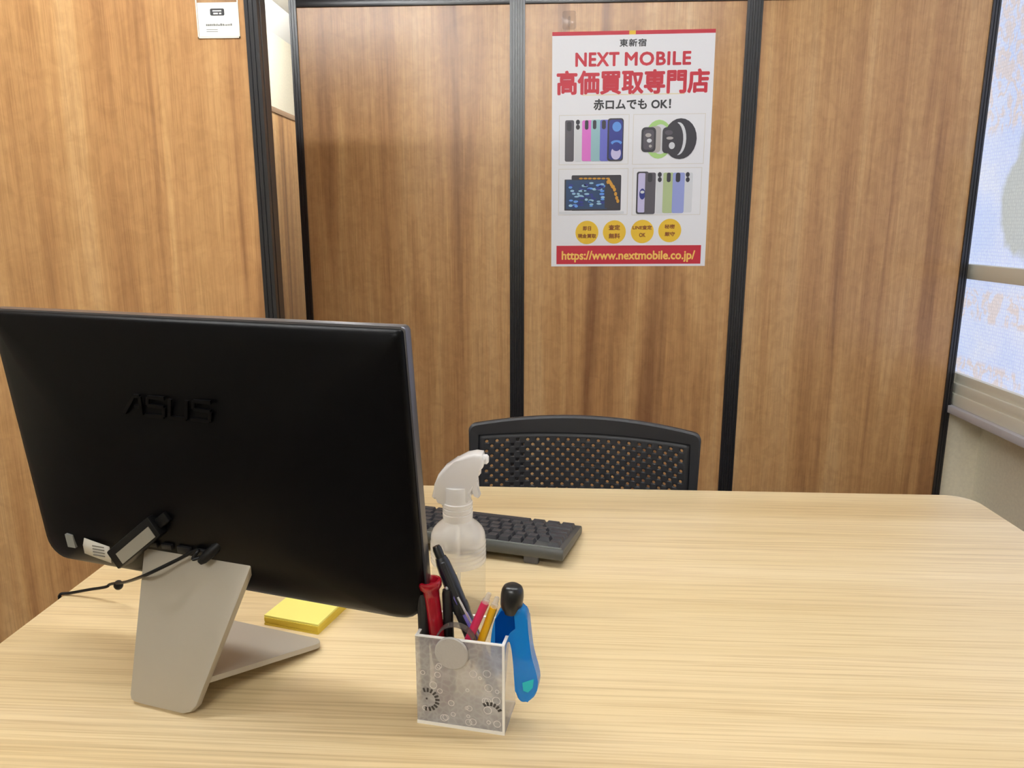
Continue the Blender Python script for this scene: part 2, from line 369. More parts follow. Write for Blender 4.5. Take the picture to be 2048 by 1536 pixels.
partition('walnut partition with the red and white poster on it', -0.1295, 0.6835, 2.78, 1.982, 2.3)
partition('walnut partition at right end of back row, next to window', 0.6845, 1.4975, 2.78, 1.982, 3.9)
partition('honey-toned walnut partition at front left carrying the white notice card', -1.552, -0.6355, 1.68, 2.02, 5.2, sw=0.028)
partition('walnut partition at far left, mostly cut off by the picture edge', -2.37, -1.5535, 1.68, 2.02, 6.1, sw=0.028)
partition('low walnut partition seen edgewise through the narrow gap between partitions', -1.50, -0.0, 3.05, 1.83, 7.7, rotz=R(90), sw=0.028, cap=mat('tan_cap_rail', (150, 122, 96), 0.5))

# ================================================================== TABLE
t = thing('table', 'wide pale oak topped office table filling the foreground', 'table', (0.06, 0.922, 0))
ob('tabletop', PR(rrect(-0.704, -0.40, 0.703, 0.40, 0.04, 8, (0.012, 0.04, 0.04, 0.012)), 0.695, 0.72, 'z', 0.0015, 2), M_TABLE, t)
ob('edge_band', PR(rrect(-0.7055, -0.4015, 0.7045, 0.4015, 0.04, 8, (0.013, 0.0405, 0.0405, 0.013)), 0.697, 0.7175, 'z', 0.001, 1), M_EDGE, t)
for sx in (-1, 1):
    for sy in (-1, 1):
        ob('leg', BX((sx * 0.62 - 0.022, sy * 0.33 - 0.022, 0.0), (sx * 0.62 + 0.022, sy * 0.33 + 0.022, 0.665), 0.003), M_STEEL, t)
bm = bmesh.new()
for sy in (-1, 1): box(bm, (-0.64, sy * 0.33 - 0.018, 0.655), (0.64, sy * 0.33 + 0.018, 0.694), 0.002)
for sx in (-1, 1): box(bm, (sx * 0.62 - 0.018, -0.33, 0.655), (sx * 0.62 + 0.018, 0.33, 0.694), 0.002)
ob('apron', bm, M_STEEL, t)

# ================================================================== CHAIR
ch = thing('office_chair', 'black office chair with perforated plastic backrest pushed behind the table', 'chair', (0.068, 1.50, 0), (0, 0, R(-6.5)))
def chair_y(x, z): return -0.55 * x * x * 1.3 + (z - 0.55) * 0.10
NX, NZ = 41, 33; PX_, PZ_ = 0.0107, 0.0107
bm = bmesh.new(); gv = {}
zt = 0.7727
def gvert(i, j):
    if (i, j) not in gv:
        x = (i - NX / 2) * PX_; z = zt - j * PZ_ - 0.10 * x * x
        gv[(i, j)] = bm.verts.new((x, chair_y(x, z), z))
    return gv[(i, j)]
for i in range(NX):
    for j in range(NZ):
        c = [gvert(i, j), gvert(i + 1, j), gvert(i + 1, j + 1), gvert(i, j + 1)]
        if (i + j) % 2 == 0 and 0 < i < NX - 1 and 0 < j < NZ - 1:
            x = (i + .5 - NX / 2) * PX_; z = zt - (j + .5) * PZ_ - 0.10 * x * x; h = []
            for k in range(8):
                a = R(112.5 - 45 * k); hx = x + 0.0036 * math.cos(a); hz = z + 0.0036 * math.sin(a)
                h.append(bm.verts.new((hx, chair_y(hx, hz), hz)))
            for s in range(4):
                a, b2 = c[s], c[(s + 1) % 4]; p0, p1, p2 = h[2 * s], h[2 * s + 1], h[(2 * s + 2) % 8]
                bm.faces.new((a, b2, p1, p0)); bm.faces.new((b2, p2, p1))
        else: bm.faces.new(c)
back = ob('perforated_back', bm, M_CHAIR, ch)
sm = back.modifiers.new('thickness', 'SOLIDIFY'); sm.thickness = 0.006; sm.offset = 0.0
# rim around the perforated field
bm = bmesh.new()
RC = 0.012
FRX = [RC * (1 - math.cos(R(15 * k))) / 0.479 for k in range(7)]
FRX = FRX + [FRX[-1] + (1 - 2 * FRX[-1]) * k / 20 for k in range(1, 20)] + [1 - q for q in FRX[::-1]]
def back_outline(ins):
    w2 = 0.2395 - ins; bot = 0.40 + ins; out = []; n = len(FRX)
    for q in FRX:
        x = -w2 + 2 * w2 * q; e = min(q, 1 - q) * 0.479
        z = 0.808 - ins - 0.30 * x * x - (RC - math.sqrt(max(RC * RC - max(RC - e, 0) ** 2, 0)))
        out.append((x, z))
    zr = out[-1][1]
    for k in range(1, 10): out.append((w2 - 0.012 * k / 10, zr + (bot - zr) * k / 10))
    for q in FRX: out.append((w2 - 0.012 - 2 * (w2 - 0.012) * q, bot))
    for k in range(1, 10): out.append((-w2 + 0.012 * (10 - k) / 10, bot + (out[0][1] - bot) * k / 10))
    return out
def inner_outline(m):
    out = []
    f = lambda i, j: ((i - NX / 2) * PX_, zt - j * PZ_ - 0.10 * ((i - NX / 2) * PX_) ** 2)
    for q in FRX: out.append(f(NX * q, 0))
    for k in range(1, 10): out.append(f(NX, NZ * k / 10))
    for q in FRX: out.append(f(NX - NX * q, NZ))
    for k in range(1, 10): out.append(f(0, NZ - NZ * k / 10))
    return out
L0 = back_outline(0.0); L1 = back_outline(0.004); LI = inner_outline(0)
loops = []
for pts, dy in ((LI, -0.0055), (L1, -0.008), (L0, -0.004), (L0, 0.006), (L1, 0.010), (LI, 0.0055)):
    loops.append([bm.verts.new((x, chair_y(x, z) + dy, z)) for x, z in pts])
for a, c in zip(loops, loops[1:] + loops[:1]):
    n = len(a)
    for k in range(n): bm.faces.new((a[k], a[(k + 1) % n], c[(k + 1) % n], c[k]))
ob('back_rim', bm, M_CHAIR, ch)
ob('seat', PR(rrect(-0.23, -0.47, 0.23, -0.02, 0.07), 0.415, 0.465, 'z', 0.02, 4), M_FABRIC, ch)
for s in (-1, 1):
    ob('back_support', tube(bmesh.new(), smooth_path([(s * 0.19, -0.10, 0.405), (s * 0.19, 0.02, 0.41), (s * 0.19, 0.035, 0.47), (s * 0.188, 0.012, 0.60)], 8), 0.012, 10), M_CHAIR, ch)
    ob('leg', tube(bmesh.new(), [(s * 0.21, 0.03, 0.0), (s * 0.19, -0.04, 0.41)], 0.012, 10), M_CHAIR, ch)
    ob('leg', tube(bmesh.new(), [(s * 0.22, -0.48, 0.0), (s * 0.19, -0.42, 0.41)], 0.012, 10), M_CHAIR, ch)

# ================================================================== MONITOR (all-in-one computer seen from the back)
MY = -0.2647; TILT = 0.1167
mo = thing('desktop_computer', 'black all-in-one computer seen from behind on a champagne metal stand', 'computer', (-0.3505, 0.742, 0.72), (0, 0, MY))
sc_parent_rot = (TILT, 0, 0)
MW, MH = 0.489, 0.317
mbase = (0, 0, 0.081)
def mo_part(name, bm, m, parent=None, ang=38): return ob(name, bm, m, mo, mbase, sc_parent_rot, ang)
# thin display slab
mo_part('bezel', PR(rrect(-MW / 2, 0.018, MW / 2, MH, 0.004, 6, (0.026, 0.030, 0.004, 0.004)), -0.010, 0.0, 'y', 0.0012, 2), M_BEZEL)
mo_part('display', PR(rrect(-MW / 2 + 0.007, 0.03, MW / 2 - 0.007, MH - 0.007, 0.001, 1), -0.0005, 0.0006, 'y'), M_DISPLAY)
# bulging back cover from nested rounded outlines
bm = bmesh.new(); loops = []
for ins, dep in ((0.0018, -0.0095), (0.0022, -0.0145), (0.006, -0.0175), (0.018, -0.021), (0.040, -0.026), (0.070, -0.031), (0.105, -0.0345), (0.14, -0.036)):
    q = max(0.026 - ins * 0.1, 0.008); qt = max(0.004, min(ins * 0.5, 0.02))
    pts = rrect(-MW / 2 + ins, 0.0185 + ins * 0.55, MW / 2 - ins, MH - ins, q, 6, (q, q, qt, qt))
    lp = []
    for x, z in pts:
        low = 1.0 - z / MH
        d = dep - 0.008 * max(0.0, low - 0.2) * min(1.0, ins / 0.05) - 0.002 * low
        lp.append(bm.verts.new((x, d, z)))
    loops.append(lp)
for a, c in zip(loops, loops[1:]):
    n = len(a)
    for k in range(n): bm.faces.new((a[k], a[(k + 1) % n], c[(k + 1) % n], c[k]))
bm.faces.new(loops[-1]); bm.faces.new(loops[0][::-1])
mo_part('back_cover', bm, M_SHELL, ang=60)
# embossed maker's lettering: slanted strokes
bm = bmesh.new()
def bar(x0, z0, x1, z1, wd=0.0036):
    d = Vector((x1 - x0, 0, z1 - z0)); n = Vector((-d.z, 0, d.x)).normalized() * wd / 2
    prism(bm, [(x0 - n.x, z0 - n.z), (x1 - n.x, z1 - n.z), (x1 + n.x, z1 + n.z), (x0 + n.x, z0 + n.z)], -0.0375, -0.0355, 'y')
def sl(x, z): return (x + 0.25 * z + 0.016, z)
def strokes(ox, segs):
    for a, b2 in segs:
        p = sl(*a); q = sl(*b2); bar(ox + p[0], 0.222 + p[1], ox + q[0], 0.222 + q[1])
hA = 0.0195
strokes(-0.078, [((0, 0), (0.012, hA)), ((0.012, hA), (0.019, hA)), ((0.019, hA), (0.022, 0)), ((0.013, 0.008), (0.021, 0.008))])
S_ = [((0.022, hA), (0.002, hA)), ((0.002, hA), (0.002, 0.011)), ((0.002, 0.011), (0.022, 0.010)), ((0.022, 0.010), (0.022, 0)), ((0.022, 0), (0.0, 0))]
strokes(-0.051, S_)
strokes(-0.023, [((0.001, hA), (0.001, 0)), ((0.001, 0), (0.021, 0)), ((0.021, 0), (0.021, hA))])
strokes(0.004, S_)
mo_part('embossed_lettering', bm, mat('black_lettering', (3, 3, 5), 0.36, spec=0.2))
# ports along the lower edge of the cover
for (u0, u1, z0, z1) in ((-0.062, -0.049, 0.074, 0.080), (-0.043, -0.030, 0.074, 0.080), (-0.023, -0.006, 0.072, 0.080), (0.000, 0.013, 0.073, 0.080)):
    bm = bmesh.new(); box(bm, (u0, -0.0440, z0), (u1, -0.036, z1), 0.0006); mo_part('port', bm, mat('port_metal', (46, 46, 48), 0.4, 0.6))
mo_part('sticker', BX((-0.184, -0.0385, 0.052), (-0.173, -0.0300, 0.068)), mat('grey_sticker', (140, 142, 138), 0.5))
# stand: leaning neck and foot plate, one bent sheet each
nk = bmesh.new()
NB, NT = (-0.105, 0.0), (-0.042, 0.152)
ln = math.hypot(NT[0] - NB[0], NT[1] - NB[1]); thn = 0.0085
lean = math.atan2(NT[0] - NB[0], NT[1] - NB[1])
pts = []
for x, z in rrect(-0.5, 0, 0.5, 1, 0.0001, 1): pass
outl = [(-0.033, 0.0), (0.014, 0.0), (0.0225, 0.003), (0.0285, 0.010), (0.0655, ln - 0.004), (0.0620, ln), (-0.070, ln), (-0.0735, ln - 0.004), (-0.0535, 0.006), (-0.0515, 0.002), (-0.047, 0.0)]
ob('neck', PR(outl, 0.0, thn, 'y', 0.0012, 2), M_STAND, mo, (0, NB[0], 0.0034), (-lean, 0, 0))
mo_c = bmesh.new()
JZ = 0.030; JN = NB[0] + (NT[0] - NB[0]) * JZ / NT[1] + 0.004
def foot_pt(u, n, dz): return (u, n, max(0.0, JZ * (0.058 - n) / (0.058 - JN)) + dz)
fo = [(-0.048, JN), (0.032, JN), (0.0775, 0.036), (0.0785, 0.041), (0.0765, 0.046), (0.070, 0.052), (-0.082, 0.058), (-0.094, 0.050), (-0.095, 0.036)]
A = [mo_c.verts.new(foot_pt(u, n, 0.0)) for u, n in fo]; B = [mo_c.verts.new(foot_pt(u, n, 0.006)) for u, n in fo]
mo_c.faces.new(A[::-1]); mo_c.faces.new(B)
for k in range(len(fo)): mo_c.faces.new((A[k], A[(k + 1) % len(fo)], B[(k + 1) % len(fo)], B[k]))
bmesh.ops.bevel(mo_c, geom=[e for e in mo_c.edges if abs(e.verts[0].co.z - e.verts[1].co.z) < 0.05 and any(f.normal.z > 0.5 for f in e.link_faces)][:0], offset=0.001, affect='EDGES')
ob('foot_plate', mo_c, M_STAND, mo)
ob('hinge_block', BX((-0.05, -0.046, 0.125), (0.042, -0.022, 0.150), 0.003), M_SHELL, mo)

# dongle plugged in beside the ports, its label, and the paper tag
dg_ = thing('plug_in_dongle', 'black plug-in dongle with grey label sticking out of computer back', 'dongle', (-0.3505, 0.742, 0.72), (0, 0, MY))
Md = Matrix.Translation((-0.068, -0.054, 0.157)) @ Matrix.Rotation(R(-38), 4, 'Y')
bm = bmesh.new(); box(bm, (-0.042, -0.009, -0.011), (0.036, 0.012, 0.012), 0.002, 2, 0, Md); ob('dongle_body', bm, M_BLACK, dg_)
bm = bmesh.new(); box(bm, (-0.030, -0.0098, -0.0095), (0.030, -0.0091, 0.0035), 0.0, 1, 0, Md); ob('label_sticker', bm, mat('grey_label', (142, 138, 128), 0.5), dg_)
bm = bmesh.new(); box(bm, (0.036, -0.004, -0.005), (0.052, 0.008, 0.006), 0.001, 2, 0, Md); ob('connector', bm, M_BLACK, dg_)
bm = bmesh.new(); n = 12
tagm = mat('white_tag_paper', (206, 202, 192), 0.5); M_TXT = mat('tag_grey_print', (120, 116, 108), 0.6)
rows = []
for k in range(n + 1):
    s = k / n; x = -0.164 + 0.046 * s; y = -0.043 - 0.006 * s - 0.004 * math.sin(math.pi * s); z = 0.1425 - 0.003 * s + 0.003 * math.sin(math.pi * s)
    rows.append((bm.verts.new((x + (0.006 if k == 0 else 0), y, z - 0.019)), bm.verts.new((x, y, z))))
for a, b2 in zip(rows, rows[1:]): bm.faces.new((a[0], b2[0], b2[1], a[1]))
tg = thing('cable_tag', 'small curled white paper tag beside the dongle on computer back', 'tag', (-0.3505, 0.742, 0.72), (0, 0, MY))
o = ob('tag_paper', bm, tagm, tg); sm = o.modifiers.new('thickness', 'SOLIDIFY'); sm.thickness = 0.0004
bm = bmesh.new()
for k in range(4): box(bm, (-0.140, -0.0512, 0.1275 + 0.0035 * k), (-0.124, -0.0506, 0.1287 + 0.0035 * k))
ob('tag_print', bm, M_TXT, tg)

# power cable: plug, lead over the neck, bead, over the table edge to the floor
def ML(u, n, z):
    c, s = math.cos(MY), math.sin(MY)
    return (-0.3505 + c * u - s * n, 0.742 + s * u + c * n, 0.72 + z)
cb = thing('power_cable', 'thin black power cable running from computer back over the left table edge', 'cable', (-0.645, 0.89, 0.72))
def rel(p): return (p[0] + 0.645, p[1] - 0.89, p[2] - 0.72)
path = [ML(0.020, -0.050, 0.154), ML(0.004, -0.060, 0.148), (-0.3596, 0.6881, 0.8759), (-0.3851, 0.6893, 0.8626), (-0.4116, 0.6868, 0.8497), (-0.4299, 0.6993, 0.8385), (-0.4799, 0.7615, 0.8017), (-0.5241, 0.8149, 0.7708), (-0.5657, 0.8543, 0.7475), (-0.5761, 0.8582, 0.7410), (-0.6038, 0.8672, 0.7320), (-0.6354, 0.8721, 0.7235), (-0.6475, 0.8711, 0.7222), (-0.6495, 0.8711, 0.7150), (-0.6510, 0.8711, 0.6900), (-0.6600, 0.8721, 0.4000), (-0.7000, 0.9221, 0.0200), (-0.8500, 1.0721, 0.0030)]
ob('cord', tube(bmesh.new(), smooth_path([rel(p) for p in path], 10), 0.0019, 8), M_BLACK, cb)
Mp = axis_matrix(rel(ML(0.014, -0.058, 0.148)), rel(ML(0.040, -0.036, 0.176)))
bm = bmesh.new(); lathe(bm, [(0.003, -0.004), (0.0048, 0.0), (0.0055, 0.008), (0.0055, 0.030), (0.004, 0.034)], 14, 0, Mp); ob('plug', bm, M_BLACK, cb)
bm = bmesh.new(); bmesh.ops.create_uvsphere(bm, u_segments=14, v_segments=10, radius=0.0058)
for v in bm.verts: v.co = Vector((v.co.x * 1.0, v.co.y, v.co.z * 1.1)) + Vector(rel((-0.5477, 0.8418, 0.7530)))
ob('ferrite_bead', bm, M_BLACK, cb)

# ================================================================== STICKY NOTES
sn = thing('sticky_note_pad', 'pad of yellow sticky notes lying in front of the computer foot', 'sticky notes', (-0.349, 0.813, 0.72), (0, 0, R(-14.5)))
M_NOTE = mat('yellow_note', (247, 236, 128), 0.7); M_NOTE2 = mat('yellow_note_edge', (228, 200, 72), 0.8)
for k in range(5):
    ob('note_layer', BX((0.0003 * (k % 2), 0.0004 * ((k * 2) % 3), 0.0026 * k), (0.0755 + 0.0003 * (k % 2), 0.0755, 0.0026 * k + 0.0025)), M_NOTE if k == 4 else M_NOTE2, sn)
# ================================================================== KEYBOARD
kb = thing('keyboard', 'charcoal full-size keyboard lying behind the spray bottle', 'keyboard', (0.020, 0.983, 0.72), (0, 0, R(-14)))
KL, KD = 0.442, 0.136; ZN, ZF = 0.0285, 0.013
tk = math.atan2(ZN - ZF, KD)
bm = bmesh.new()
prof = [(0.002, 0.012), (0.0, 0.016), (0.001, ZN - 0.004), (0.004, ZN - 0.0004), (KD - 0.003, ZF), (KD, ZF - 0.003), (KD, 0.002), (KD - 0.004, 0.0)]
prism(bm, prof, -KL, 0.0, 'x', 0.002, 2); ob('case', bm, M_KB, kb)
Mk = Matrix.Translation((0, 0, ZN)) @ Matrix.Rotation(-tk, 4, 'X')
bm = bmesh.new(); box(bm, (-KL + 0.004, 0.0055, -0.002), (-0.004, 0.009, 0.0012), 0.0006, 2, 0, Mk); ob('rear_highlight', bm, M_KBEDGE, kb)  # lighter strip stands in for the highlight along the chamfer
for fx in (-0.06, -0.40):
    ob('kick_foot', BX((fx, 0.004, 0.0), (fx + 0.022, 0.013, 0.020), 0.002), M_RUBBER, kb)
U = 0.019
ROWS = [(0.020, [(0, 1), (2, 1), (3, 1), (4, 1), (5, 1), (6.5, 1), (7.5, 1), (8.5, 1), (9.5, 1), (11, 1), (12, 1), (13, 1), (14, 1), (15.25, 1), (16.25, 1), (17.25, 1)]),
        (0.0405, [(k, 1) for k in range(13)] + [(13, 2), (15.25, 1), (16.25, 1), (17.25, 1)] + [(18.5 + k, 1) for k in range(4)]),
        (0.0595, [(0, 1.5)] + [(1.5 + k, 1) for k in range(12)] + [(13.5, 1.5), (15.25, 1), (16.25, 1), (17.25, 1)] + [(18.5 + k, 1) for k in range(4)]),
        (0.0785, [(0, 1.75)] + [(1.75 + k, 1) for k in range(11)] + [(12.75, 2.25)] + [(18.5 + k, 1) for k in range(4)]),
        (0.0975, [(0, 2.25)] + [(2.25 + k, 1) for k in range(10)] + [(12.25, 2.75), (16.25, 1)] + [(18.5 + k, 1) for k in range(4)]),
        (0.1165, [(0, 1.25), (1.25, 1.25), (2.5, 1.25), (3.75, 6.25), (10, 1.25), (11.25, 1.25), (12.5, 1.25), (13.75, 1.25), (15.25, 1), (16.25, 1), (17.25, 1), (18.5, 2), (20.5, 1), (21.5, 1)])]
key_mesh = {}
for yc, ks in ROWS:
    for kx, kw in ks:
        if kw not in key_mesh:
            b = bmesh.new(); hw = kw * U / 2 - 0.0009; hd = U / 2 - 0.0009; lo = []; hi = []
            for sx, sy in ((-1, -1), (1, -1), (1, 1), (-1, 1)):
                lo.append(b.verts.new((sx * hw, sy * hd, 0))); hi.append(b.verts.new((sx * (hw - 0.0022), sy * (hd - 0.0024), 0.0058)))
            ct = b.verts.new((0, 0, 0.0050))
            for k in range(4):
                b.faces.new((lo[k], lo[(k + 1) % 4], hi[(k + 1) % 4], hi[k])); b.faces.new((hi[k], hi[(k + 1) % 4], ct))
            for f in b.faces: f.smooth = False
            me = bpy.data.meshes.new('key'); b.to_mesh(me); b.free(); me.materials.append(M_KEY); key_mesh[kw] = me
        o = bpy.data.objects.new('key', key_mesh[kw]); COL.objects.link(o); o.parent = kb
        o.location = Mk @ Vector((-(0.0075 + (kx + kw / 2) * U), yc, 0.0002)); o.rotation_euler = (-tk, 0, 0)

# ================================================================== SPRAY BOTTLE
sb = thing('spray_bottle', 'clear trigger spray bottle with frosted white head behind the pen cup', 'bottle', (-0.1145, 0.868, 0.72), (0, 0, R(-4)))
M_PET = clear('clear_bottle_plastic', (246, 248, 250), 0.03, 0.05, None, 0.6)
M_PETW = clear('frosted_bottle_plastic', (252, 252, 252), 0.62, 0.12)
M_HEAD = clear('milky_sprayer_plastic', (253, 253, 254), 0.88, 0.22)
ob('lower_body', LA([(0.031, 0.0), (0.034, 0.003), (0.0345, 0.008), (0.0345, 0.066)], 32), M_PET, sb)
pr = [(0.0345, 0.066)]
for k in range(5): pr += [(0.0352, 0.068 + 0.0058 * k), (0.0352, 0.0705 + 0.0058 * k), (0.0343, 0.0722 + 0.0058 * k)]
pr += [(0.0345, 0.099), (0.0335, 0.104), (0.031, 0.109), (0.026, 0.1145), (0.0205, 0.119), (0.0185, 0.122)]
ob('shoulder', LA(pr, 32, False), M_PETW, sb)
ob('liquid', LA([(0.0315, 0.0025), (0.0335, 0.006), (0.0335, 0.058)], 32), clear('clear_liquid', (250, 250, 250), 0.02, 0.02, (250, 251, 252), 0.2), sb)
pr = [(0.0183, 0.119)]
for z in (0.126, 0.133, 0.140): pr += [(0.0190, z), (0.0190, z + 0.0045), (0.0178, z + 0.0055)]
pr += [(0.0172, 0.150), (0.0172, 0.166)]
ob('collar', LA(pr, 28), M_HEAD, sb)
ob('dip_tube', LA([(0.0022, 0.006), (0.0022, 0.12)], 10), M_PETW, sb)
ob('spray_head', PR([(0.0327, 0.2096), (0.0240, 0.2105), (0.0134, 0.2082), (-0.0011, 0.1999), (-0.0132, 0.1923), (-0.0216, 0.1823), (-0.0263, 0.1703), (-0.0305, 0.1530), (-0.0273, 0.1499), (-0.0197, 0.1509), (-0.0179, 0.1417), (0.0138, 0.1432), (0.0152, 0.1538), (0.0184, 0.1592), (0.0223, 0.1711), (0.0243, 0.1803), (0.0287, 0.1869), (0.0338, 0.1929), (0.0345, 0.2013)], -0.012, 0.012, 'y', 0.004, 3), M_HEAD, sb)
ob('trigger', PR([(0.0180, 0.1800), (0.0262, 0.1817), (0.0243, 0.1751), (0.0248, 0.1673), (0.0291, 0.1544), (0.0265, 0.1517), (0.0215, 0.1541), (0.0185, 0.1638)], -0.006, 0.006, 'y', 0.0015, 2), M_HEAD, sb)
ob('nozzle', LA([(0.0055, -0.004), (0.0062, 0.0), (0.0062, 0.006), (0.004, 0.008)], 16), M_HEAD, sb, (0.0316, 0.0000, 0.2012), (0, R(90), 0))

# ================================================================== PEN CUP
CY = math.atan2(-0.0145, 0.0875)
CUP = (-0.128, 0.641, 0.72)
cu = thing('pen_cup', 'clear acrylic pen cup with frosted patterned front at table front', 'pen cup', CUP, (0, 0, CY))
CWD, CDP, CHT, TH = 0.0885, 0.050, 0.0945, 0.003
M_ACR = clear('clear_acrylic', (236, 236, 240), 0.14, 0.03)
M_ACE = clear('acrylic_edge', (250, 250, 250), 0.55, 0.1)
def frosted():
    m, nt, p, o = new_mat('frosted_patterned_acrylic'); N = nt.nodes; L = nt.links
    tc = N.new('ShaderNodeTexCoord'); v = tc.outputs['Object']
    vo = N.new('ShaderNodeTexVoronoi'); vo.feature = 'DISTANCE_TO_EDGE'; vo.inputs['Scale'].default_value = 150.0; L.new(v, vo.inputs['Vector'])
    r = ramp(nt, [(0.02, (236, 236, 238)), (0.16, (222, 221, 222)), (0.4, (214, 213, 214))]); L.new(vo.outputs['Distance'], r.inputs[0])
    n2 = noise(nt, v, (45, 45, 45), 3, 0.6); r2 = ramp(nt, [(0.35, (224, 224, 224)), (0.65, (255, 255, 255))]); L.new(n2, r2.inputs[0])
    c = mixc(nt, 'MULTIPLY', 0.8, r.outputs[0], r2.outputs[0])
    d = N.new('ShaderNodeBsdfDiffuse'); L.new(c, d.inputs[0]); tl = N.new('ShaderNodeBsdfTranslucent'); L.new(c, tl.inputs[0])
    md = N.new('ShaderNodeMixShader'); md.inputs[0].default_value = 0.45; L.new(d.outputs[0], md.inputs[1]); L.new(tl.outputs[0], md.inputs[2])
    t = N.new('ShaderNodeBsdfTransparent'); m1 = N.new('ShaderNodeMixShader'); m1.inputs[0].default_value = 0.55; L.new(t.outputs[0], m1.inputs[1]); L.new(md.outputs[0], m1.inputs[2])
    g = N.new('ShaderNodeBsdfGlossy'); g.inputs['Roughness'].default_value = 0.15
    m2 = N.new('ShaderNodeMixShader'); m2.inputs[0].default_value = 0.06; L.new(m1.outputs[0], m2.inputs[1]); L.new(g.outputs[0], m2.inputs[2])
    L.new(m2.outputs[0], o.inputs[0]); return m
ob('front_wall', BX((0, 0, 0.003), (CWD, TH, CHT), 0.0004, 1), frosted(), cu)
ob('back_wall', BX((0, CDP - TH, 0.003), (CWD, CDP, CHT), 0.0004, 1), M_ACR, cu)
ob('side_wall', BX((0, TH, 0.003), (TH, CDP - TH, CHT), 0.0004, 1), M_ACR, cu)
ob('side_wall', BX((CWD - TH, TH, 0.003), (CWD, CDP - TH, CHT), 0.0004, 1), M_ACR, cu)
ob('bottom', BX((0, 0, 0), (CWD, CDP, 0.003), 0.0004, 1), M_ACE, cu)
bm = bmesh.new()
box(bm, (0, -0.0003, CHT), (CWD, TH, CHT + 0.0008)); box(bm, (0, CDP - TH, CHT), (CWD, CDP, CHT + 0.0008))
box(bm, (0, TH, CHT), (TH, CDP - TH, CHT + 0.0008)); box(bm, (CWD - TH, TH, CHT), (CWD, CDP - TH, CHT + 0.0008))
box(bm, (CWD - 0.0022, -0.0004, 0.0), (CWD + 0.0002, 0.001, CHT)); box(bm, (0, -0.0006, -0.0), (CWD, 0.0, 0.0035))
ob('polished_edge', bm, mat('polished_acrylic_edge', (244, 242, 238), 0.2), cu)
# etched marks on the front wall: two dotted arcs like clock rims, and small lace rings
M_ETCH = mat('etched_dark_mark', (58, 54, 52), 0.6)
bm = bmesh.new()
def dash(cx, cz, r0, r1, a, wd):
    ca, sa = math.cos(R(a)), math.sin(R(a)); nx, nz = -sa * wd / 2, ca * wd / 2
    prism(bm, [(cx + r0 * ca - nx, cz + r0 * sa - nz), (cx + r1 * ca - nx, cz + r1 * sa - nz), (cx + r1 * ca + nx, cz + r1 * sa + nz), (cx + r0 * ca + nx, cz + r0 * sa + nz)], -0.0005, -0.00005, 'y')
for k in range(11): dash(0.011, 0.0275, 0.0082, 0.0125, -98 + 20.5 * k, 0.0019)
for k in range(6): dash(0.0745, 0.0215, 0.0085, 0.0125, 28 + 19 * k, 0.0021)
dash(0.0105, 0.0275, 0.0, 0.0016, 100, 0.0016)
ob('etched_mark', bm, M_ETCH, cu)
bm = bmesh.new()
M_LACE = mat('etched_white_line', (222, 220, 218), 0.6)
def ring(cx, cz, r, wd=0.0006, n=20):
    o1 = ell(cx, cz, r, r, n); i1 = ell(cx, cz, r - wd, r - wd, n)
    for k in range(n):
        q = [o1[k], o1[(k + 1) % n], i1[(k + 1) % n], i1[k]]
        f = bm.faces.new([bm.verts.new((p[0], -0.0003, p[1])) for p in q])
random.seed(3)
for k in range(34):
    x = random.uniform(0.006, 0.082); z = random.uniform(0.006, 0.066)
    if 0.03 < x < 0.055 and z > 0.045: continue
    ring(x, z, random.uniform(0.0018, 0.0042))
ob('etched_lace', bm, M_LACE, cu)
# ---- pens: every one a thing with its own parts, coordinates in the cup's frame
def cupw(p):
    c, s = math.cos(CY), math.sin(CY)
    return (CUP[0] + c * p[0] - s * p[1], CUP[1] + s * p[0] + c * p[1], CUP[2] + p[2])
def pen(name, label, cat, base, top, parts):
    b = Vector(cupw(base)); t_ = Vector(cupw(top)); Mx = axis_matrix(b, t_); e = Mx.to_euler(); L_ = (t_ - b).length
    t = thing(name, label, cat, b, e)
    for pn, prof, m in parts(L_):
        if callable(prof): ob(pn, prof(), m, t)
        else: ob(pn, LA(prof, 20), m, t)
    return t
P_BLK = mat('black_pen_plastic', (24, 24, 26), 0.3); P_SIL = mat('silver_metal', (214, 214, 216), 0.25, 0.7)
P_RED = mat('red_marker_plastic', (150, 8, 28), 0.22, coat=0.4); P_NAV = mat('navy_pen_plastic', (13, 16, 27), 0.3, coat=0.3)
P_PUR = mat('lavender_plastic', (108, 98, 176), 0.3); P_PNK = mat('crimson_pink_plastic', (204, 40, 86), 0.3); P_YLW = mat('golden_yellow_plastic', (226, 172, 22), 0.3)
P_CLR = clear('clear_pen_plastic', (236, 232, 226), 0.4, 0.08)
def clipb(r, z0, z1, wd=0.003, ang=0.0):
    def f():
        bm = bmesh.new(); Mx = Matrix.Rotation(ang, 4, 'Z')
        box(bm, (-wd / 2, -r - 0.0032, z0), (wd / 2, -r - 0.0018, z1), 0.0005, 1, 0, Mx); box(bm, (-wd / 2, -r - 0.0026, z1 - 0.004), (wd / 2, -r + 0.001, z1), 0.0005, 1, 0, Mx); return bm
    return f
def black_pen(L_): return [('barrel', [(0.001, 0), (0.004, 0.010), (0.0048, 0.012), (0.0048, L_ * 0.55)], P_BLK), ('cap', [(0.0052, L_ * 0.55), (0.0052, L_ - 0.004), (0.0044, L_ - 0.0005), (0.002, L_)], P_BLK), ('cap_tip', [(0.0022, L_), (0.0026, L_ + 0.0015), (0.0012, L_ + 0.003)], P_SIL)]
pen('pen', 'slim black pen with silver tip standing at left edge of pen cup', 'pen', (0.0065, 0.0100, 0.0060), (0.0011, 0.0200, 0.1292), black_pen)
